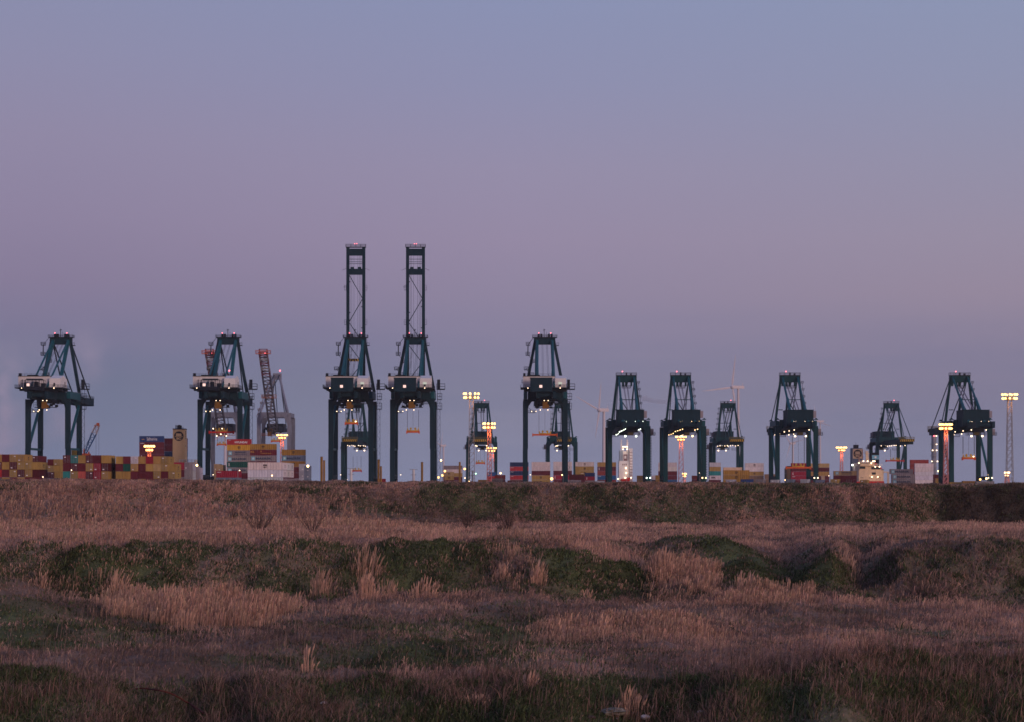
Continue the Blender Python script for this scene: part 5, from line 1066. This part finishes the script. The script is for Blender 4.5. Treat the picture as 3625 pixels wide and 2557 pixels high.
trussline(A, Bm, .5, 1.25, 8, BLUEP, 'boom', t); trussline(Bm, Bt, 1.25, .9, 4, mat('pale_tip_paint',(.50,.40,.38),.5), 'boom_tip', t); MB().box(fx(343),fx(351),-1,1,fz(1510),fz(1498)).box(fx(335),fx(339),-1,1,fz(1511),fz(1505)).build('boom_head', ORANGE, t)
r = MB(); r.beam((fx(296),0,fz(1592)),(fx(340),0,fz(1508)),.16); r.beam((fx(350),0,fz(1502)),(fx(350),0,fz(1620)),.1); r.beam((fx(340),0,fz(1508)),(fx(340),0,fz(1620)),.1); r.beam((fx(296),0,fz(1606)),(fx(334),0,fz(1519)),.1); r.build('ropes', ROPE, t)
Y=1180
rs = empty('reach_stacker', (wx(265,Y), Y, GZ)); tag(rs, 'yellow and orange machine between the right legs of the leftmost crane', 'port machine'); zt = EYE-(1589-HY)/F*Y-GZ
MB().box(-2,2,-1,1,0,zt-5).build('body', ORANGE, rs); MB().box(-1.6,1.6,-.8,.8,zt-5,zt-.5).build('cab', YEL, rs); MB().box(-2.6,-2.1,-1,1,zt-5.5,zt).build('mast', DARK, rs)
# yellow steel piles
for i, (x0, x1, rw, lb) in enumerate([(1134,1143,1619,'taller yellow pile left of the raised-boom cranes'),(1144,1151,1632,'shorter yellow pile beside the taller one, left of the raised-boom cranes'),(1336,1344,1629,'taller yellow pile right of the left raised-boom crane'),(1345,1352,1653,'shorter yellow pile right of the left raised-boom crane'),(1490,1498,1638,'lone yellow pile inside the right raised-boom crane'),(1624,1631,1638,'yellow pile rising behind the grey container left of the lattice masts')]):
    Y = 1250; h = EYE-(rw-HY)/F*Y-GZ; r = (x1-x0)/2/F*Y; t = empty('mooring_pile', (wx((x0+x1)/2,Y),Y,GZ)); tag(t, lb, 'pile', 'yellow mooring piles')
    MB().cyl((0,0,0),(0,0,h),r,n=14).build('shaft', mat('pile_yellow',(.50,.25,.045),.6), t); MB().cyl((0,0,h),(0,0,h+.3),r*1.08,n=14).build('cap', mat('pile_cap',(.30,.18,.05),.6), t)
# street lamps
def street_lamp(px, rw, Y, label, m=LYS, arm=1.2, size=.32, lit=True):
    p = wp(px, rw, Y); t = empty('street_lamp', (p.x, Y, GZ)); tag(t, label, 'street lamp', 'small lamp posts along the quay'); h = p.z-GZ
    b = MB(); b.cyl((arm,0,0),(arm,0,h-.3),.10,.07,n=6); b.beam((arm,0,h-.3),(0,0,h+.1),.10); b.build('post', STEEL, t)
    MB().box(-.25,.25,-.2,.2,h+.12,h+.22).build('lamp_housing', STEEL, t)
    if lit: MB().ball((0,0,h-.1), size, 8).build('lamp', m, t)
    return t
for px, rw, Y, lb, m, a, sz in [
  (253,1664,700,'small white lamp post in front of the second left container block',LW,-.35,.16),(152,1688,690,'very low white lamp at the foot of the far left block',LW,.3,.18),
  (848,1665,700,'curved white lamp post in front of the second large crane right leg',LW,-.5,.16),(697,1647,1000,'bright lamp left of the second large crane',LYS,.5,.5),(963,1683,780,'warm lamp in front of the white block lower container',LYS,.3,.26),(1090,1650,1000,'bright warm lamp right of the grey end-on containers',LYS,.5,.55),
  (1575,1668,1300,'uppermost yellow lamp left of the grey and yellow container stack',LY,.5,.6),(1566,1683,1300,'second yellow lamp down, left of the grey and yellow stack',LY,.5,.6),(1552,1690,1300,'lowest yellow lamp left of the grey and yellow stack',LY,.5,.6),
  (1645,1660,1300,'yellow lamp right of the grey and yellow container stack',LY,.5,.6),(1646,1692,1300,'small white lamp low right of the grey and yellow stack',LW,.5,.35),(1661,1705,1200,'small warm lamp at the foot of the crane behind the lattice masts',LYS,.5,.4),
  (1493,1666,1500,'thin pole with small lamp left of the hazy wind turbine',LYS,.5,.2),(1561,1630,2500,'distant lit stack light below the hazy wind turbine',LYS,.6,1.1),
  (1772,1675,1200,'warm lamp above the brick red container right of the lattice mast foot',LYS,.4,.45),(1953,1695,1200,'brightest amber lamp between the legs of the central crane',LY,.4,.75),(1990,1681,1100,'yellowish lamp post at the right leg of the central crane',LYS,.5,.33),
  (2216,1690,900,'thin unlit looking lamp post in front of the lit white ship tower',LYS,.3,.08),(2472,1665,1400,'warm lamp left of the second smaller crane right legs',LYS,.5,.45),(2476,1674,900,'thin pole lamp at the second smaller crane right legs',LW,.2,.12),
  (2780,1699,800,'small warm lamp between containers of the nearest low row',LYS,.3,.22),(2934,1684,760,'curved grey lamp post right of the third smaller crane',LW,.5,.12),(3321,1668,1400,'warm lamp left of the rightmost crane',LYS,.5,.5),
  (3470,1697,1100,'yellow lamp left of the dark cone at the rightmost crane',LY,.4,.5),(3492,1694,1100,'warm lamp right of the dark cone at the rightmost crane',LYS,.4,.5),(3498,1681,900,'grey lamp post against the rightmost crane leg',LYS,.3,.08),(2015,1655,1500,'tiny lamp on a thin pole behind the central crane right leg',LW,.4,.2)]:
    street_lamp(px, rw, Y, lb, m, a, sz)
# dark cone (cable reel) by the rightmost crane
Y = 1150; t = empty('cable_reel', (wx(3482,Y),Y,GZ)); tag(t, 'tall dark cable reel seen nearly edge-on beside the rightmost crane leg', 'cable reel'); h = EYE-(1666-HY)/F*Y-GZ
dm = MB(); R_ = h/2
vs = []; n = 24
for s in (-.4, .4):
    for i in range(n): a = 2*math.pi*i/n; vs.append((math.cos(a)*R_*.22+s*.3, math.cos(a)*R_*.97+s, R_+math.sin(a)*R_))
dm.add(vs, [(i, (i+1) % n, n+(i+1) % n, n+i) for i in range(n)]+[tuple(range(n-1,-1,-1)), tuple(range(n,2*n))]); dm.build('drum', BLACK, t); MB().box(-1.2,1.2,-1,1,0,1.2).build('stand', DARK, t)
# unlit thin masts
for px, rw, Y, lb in [(1243,1660,1500,'pale post inside the left raised-boom crane'),(1464,1663,1500,'pale post inside the right raised-boom crane'),(1673,1668,1350,'short ship signal mast with a green lamp left of the lattice masts')]:
    p = wp(px, rw, Y); t = empty('signal_post', (p.x,Y,GZ)); tag(t, lb, 'post', 'signal posts'); h = p.z-GZ; w_ = 1.0 if px < 1600 else .5
    MB().cyl((0,0,0),(0,0,h),w_,w_*.8).build('pole', WHITEP if px < 1600 else STEEL, t); MB().box(-w_*1.8,w_*1.8,-.5,.5,h*.62,h*.62+.4).box(-w_*2.6,w_*2.6,-.4,.4,h,h+.3).build('crossarm', STEEL, t)
    if px > 1600: lamps(t, [(1.9,-.5,h*.8-ZO)], LG, .6, 'lamp')
# ================================================================== shrubs, stones in the field
BARK = mat('twig_bark', (.13,.085,.07), .9); BARKD = mat('trunk_bark', (.08,.055,.05), .9)
def shrub(px, D, H, label, n=26, seed=1, spread=.42):
    R = random.Random(seed); z = float(terrain(np.array([px]), np.array([D]))[0])-.1; t = empty('bare_shrub', (wx(px,D),D,z)); tag(t, label, 'shrub', 'leafless shrubs on the field')
    st = MB(); tw = MB()
    for i in range(n):
        a = R.uniform(0,2*math.pi); s = spread*math.sqrt(R.random()); L_ = H*R.uniform(.65,1.0); p = Vector((0,0,0)); d = Vector((math.cos(a)*s, math.sin(a)*s, 1)).normalized(); q = p+d*L_*.45; e = q+(d+Vector((R.uniform(-.12,.12),0,.10))).normalized()*L_*.55
        st.cyl(p, q, .03, .022, n=5); st.cyl(q, e, .022, .009, n=4)
        for k in range(7):
            f0 = R.uniform(.25,.95); o = q.lerp(e,(f0-.45)/.55) if f0 > .45 else p.lerp(q, f0/.45); b = R.uniform(0,2*math.pi); d2 = (d+Vector((math.cos(b)*.55, math.sin(b)*.55, .1))).normalized(); l2 = L_*R.uniform(.12,.28); tw.cyl(o, o+d2*l2, .015, .007, n=3)
            tw.cyl(o+d2*l2*.5, o+d2*l2*.5+(d2+Vector((R.uniform(-.5,.5),0,.3))).normalized()*l2*.5, .014, .006, n=3)
    st.build('stems', BARKD, t); tw.build('twigs', BARK, t)
shrub(912, 203, 4.1, 'largest bare shrub on the field, left of centre', 18, 1, .95)
shrub(1105, 212, 2.9, 'smaller bare shrub just right of the largest one', 14, 2, .75)
shrub(1655, 262, 3.4, 'bare shrub near the foot of the far embankment, right of centre', 26, 3, .6)
shrub(1800, 262, 3.0, 'bare shrub right beside its twin at the embankment foot', 22, 4, .6)
shrub(1775, 236, 1.3, 'small dark low bush in front of the embankment shrubs', 20, 5, .9)
shrub(820, 330, 2.4, 'faint bare shrub on the far embankment at the left', 16, 6, .5)
STONE = mat('pale_stone', (.42,.38,.36), .9, var=.3, scale=4)
def rock(name, px, D, r, label, seed, m=STONE, cat='stone', flat=.55, n=14):
    R = random.Random(seed); D = hit(px, D) if D > 400 else D; z = float(terrain(np.array([px]), np.array([D]))[0]); b = MB(); b.ball((0,0,0), 1, n, flat); vs = []
    for v in b.v:
        k = 1+.35*(R.random()-.5); vs.append((v[0]*r*k*1.2, v[1]*r*k, v[2]*r*k))
    b.v = vs; o = b.build(name, m, None, (wx(px,D),D,z+r*.30)); tag(o, label, cat); return o
rock('stone', 1150, 2495, .13, 'pale stone in the near dark grass left of centre', 3)
rock('stone', 2175, 2534, .42, 'largest mossy pale boulder at the bottom edge right of centre', 4, mat('mossy_stone',(.20,.18,.14),.95,var=.5,scale=5), flat=.35, n=20)
rock('stone', 2285, 2548, .16, 'smaller pale stone right of the mossy boulder', 5)
rock('stone', 2480, 2528, .10, 'small grey stone further right of the mossy boulder', 6)
rock('stone', 2092, 2548, .14, 'flat dark stone left of the mossy boulder', 8, BARKD)
rock('litter', 1350, 141, .09, 'tiny white scrap on the ridge face right of the reed bed', 9, WHITEP, 'litter')
rock('litter', 1302, 143, .09, 'tiny white scrap higher up on the ridge face', 10, WHITEP, 'litter')
# pale pebbles and seed heads strewn on the near right bank
b = MB()
for i in range(150):
    px = rng.normal(2780, 230) if i < 190 else rng.uniform(1500,3500); D = rng.uniform(78, 83); z = float(terrain(np.array([px]), np.array([D]))[0]); r = rng.uniform(.010,.030); c = (wx(px,D), D, z+rng.uniform(.0,.10))
    b.add([(c[0]-r,c[1],c[2]),(c[0]+r,c[1],c[2]),(c[0],c[1]-r,c[2]),(c[0],c[1]+r,c[2]),(c[0],c[1],c[2]+r),(c[0],c[1],c[2]-r)], [(0,2,4),(2,1,4),(1,3,4),(3,0,4),(2,0,5),(1,2,5),(3,1,5),(0,3,5)])
o = b.build('pebbles', STONE); tag(o, 'small white pebbles strewn on the near right bank', 'pebbles', None, 'stuff')
# curved rusty hose / bramble at lower left
cv = MB(); pts = []
for i in range(15):
    t_ = i/14; px = 480+t_*240; D = hit(px, 2455+85*t_**1.3); z = float(terrain(np.array([px]), np.array([D]))[0])+.14+.2*math.sin(t_*math.pi); pts.append(Vector((wx(px,D), D, z)))
for a, b2 in zip(pts[:-1], pts[1:]): cv.cyl(a, b2, .035, n=6)
o = cv.build('rusty_pipe', mat('rusty_pipe',(.10,.035,.03),.9)); tag(o, 'thin curved rusty pipe in the dark grass at the lower left', 'pipe')
# ================================================================== the evening air
hz = MB().box(-5200,5200,-60,7200,-6.5,185)
hm = bpy.data.materials.new('haze'); hm.use_nodes = True; t = hm.node_tree; t.nodes.remove(t.nodes['Principled BSDF'])
v = t.nodes.new('ShaderNodeVolumePrincipled'); v.inputs['Color'].default_value = (.97,.97,1,1); v.inputs['Density'].default_value = .00004; t.links.new(v.outputs[0], t.nodes['Material Output'].inputs['Volume'])
o = hz.build('haze', hm); tag(o, None, None, None, 'stuff')
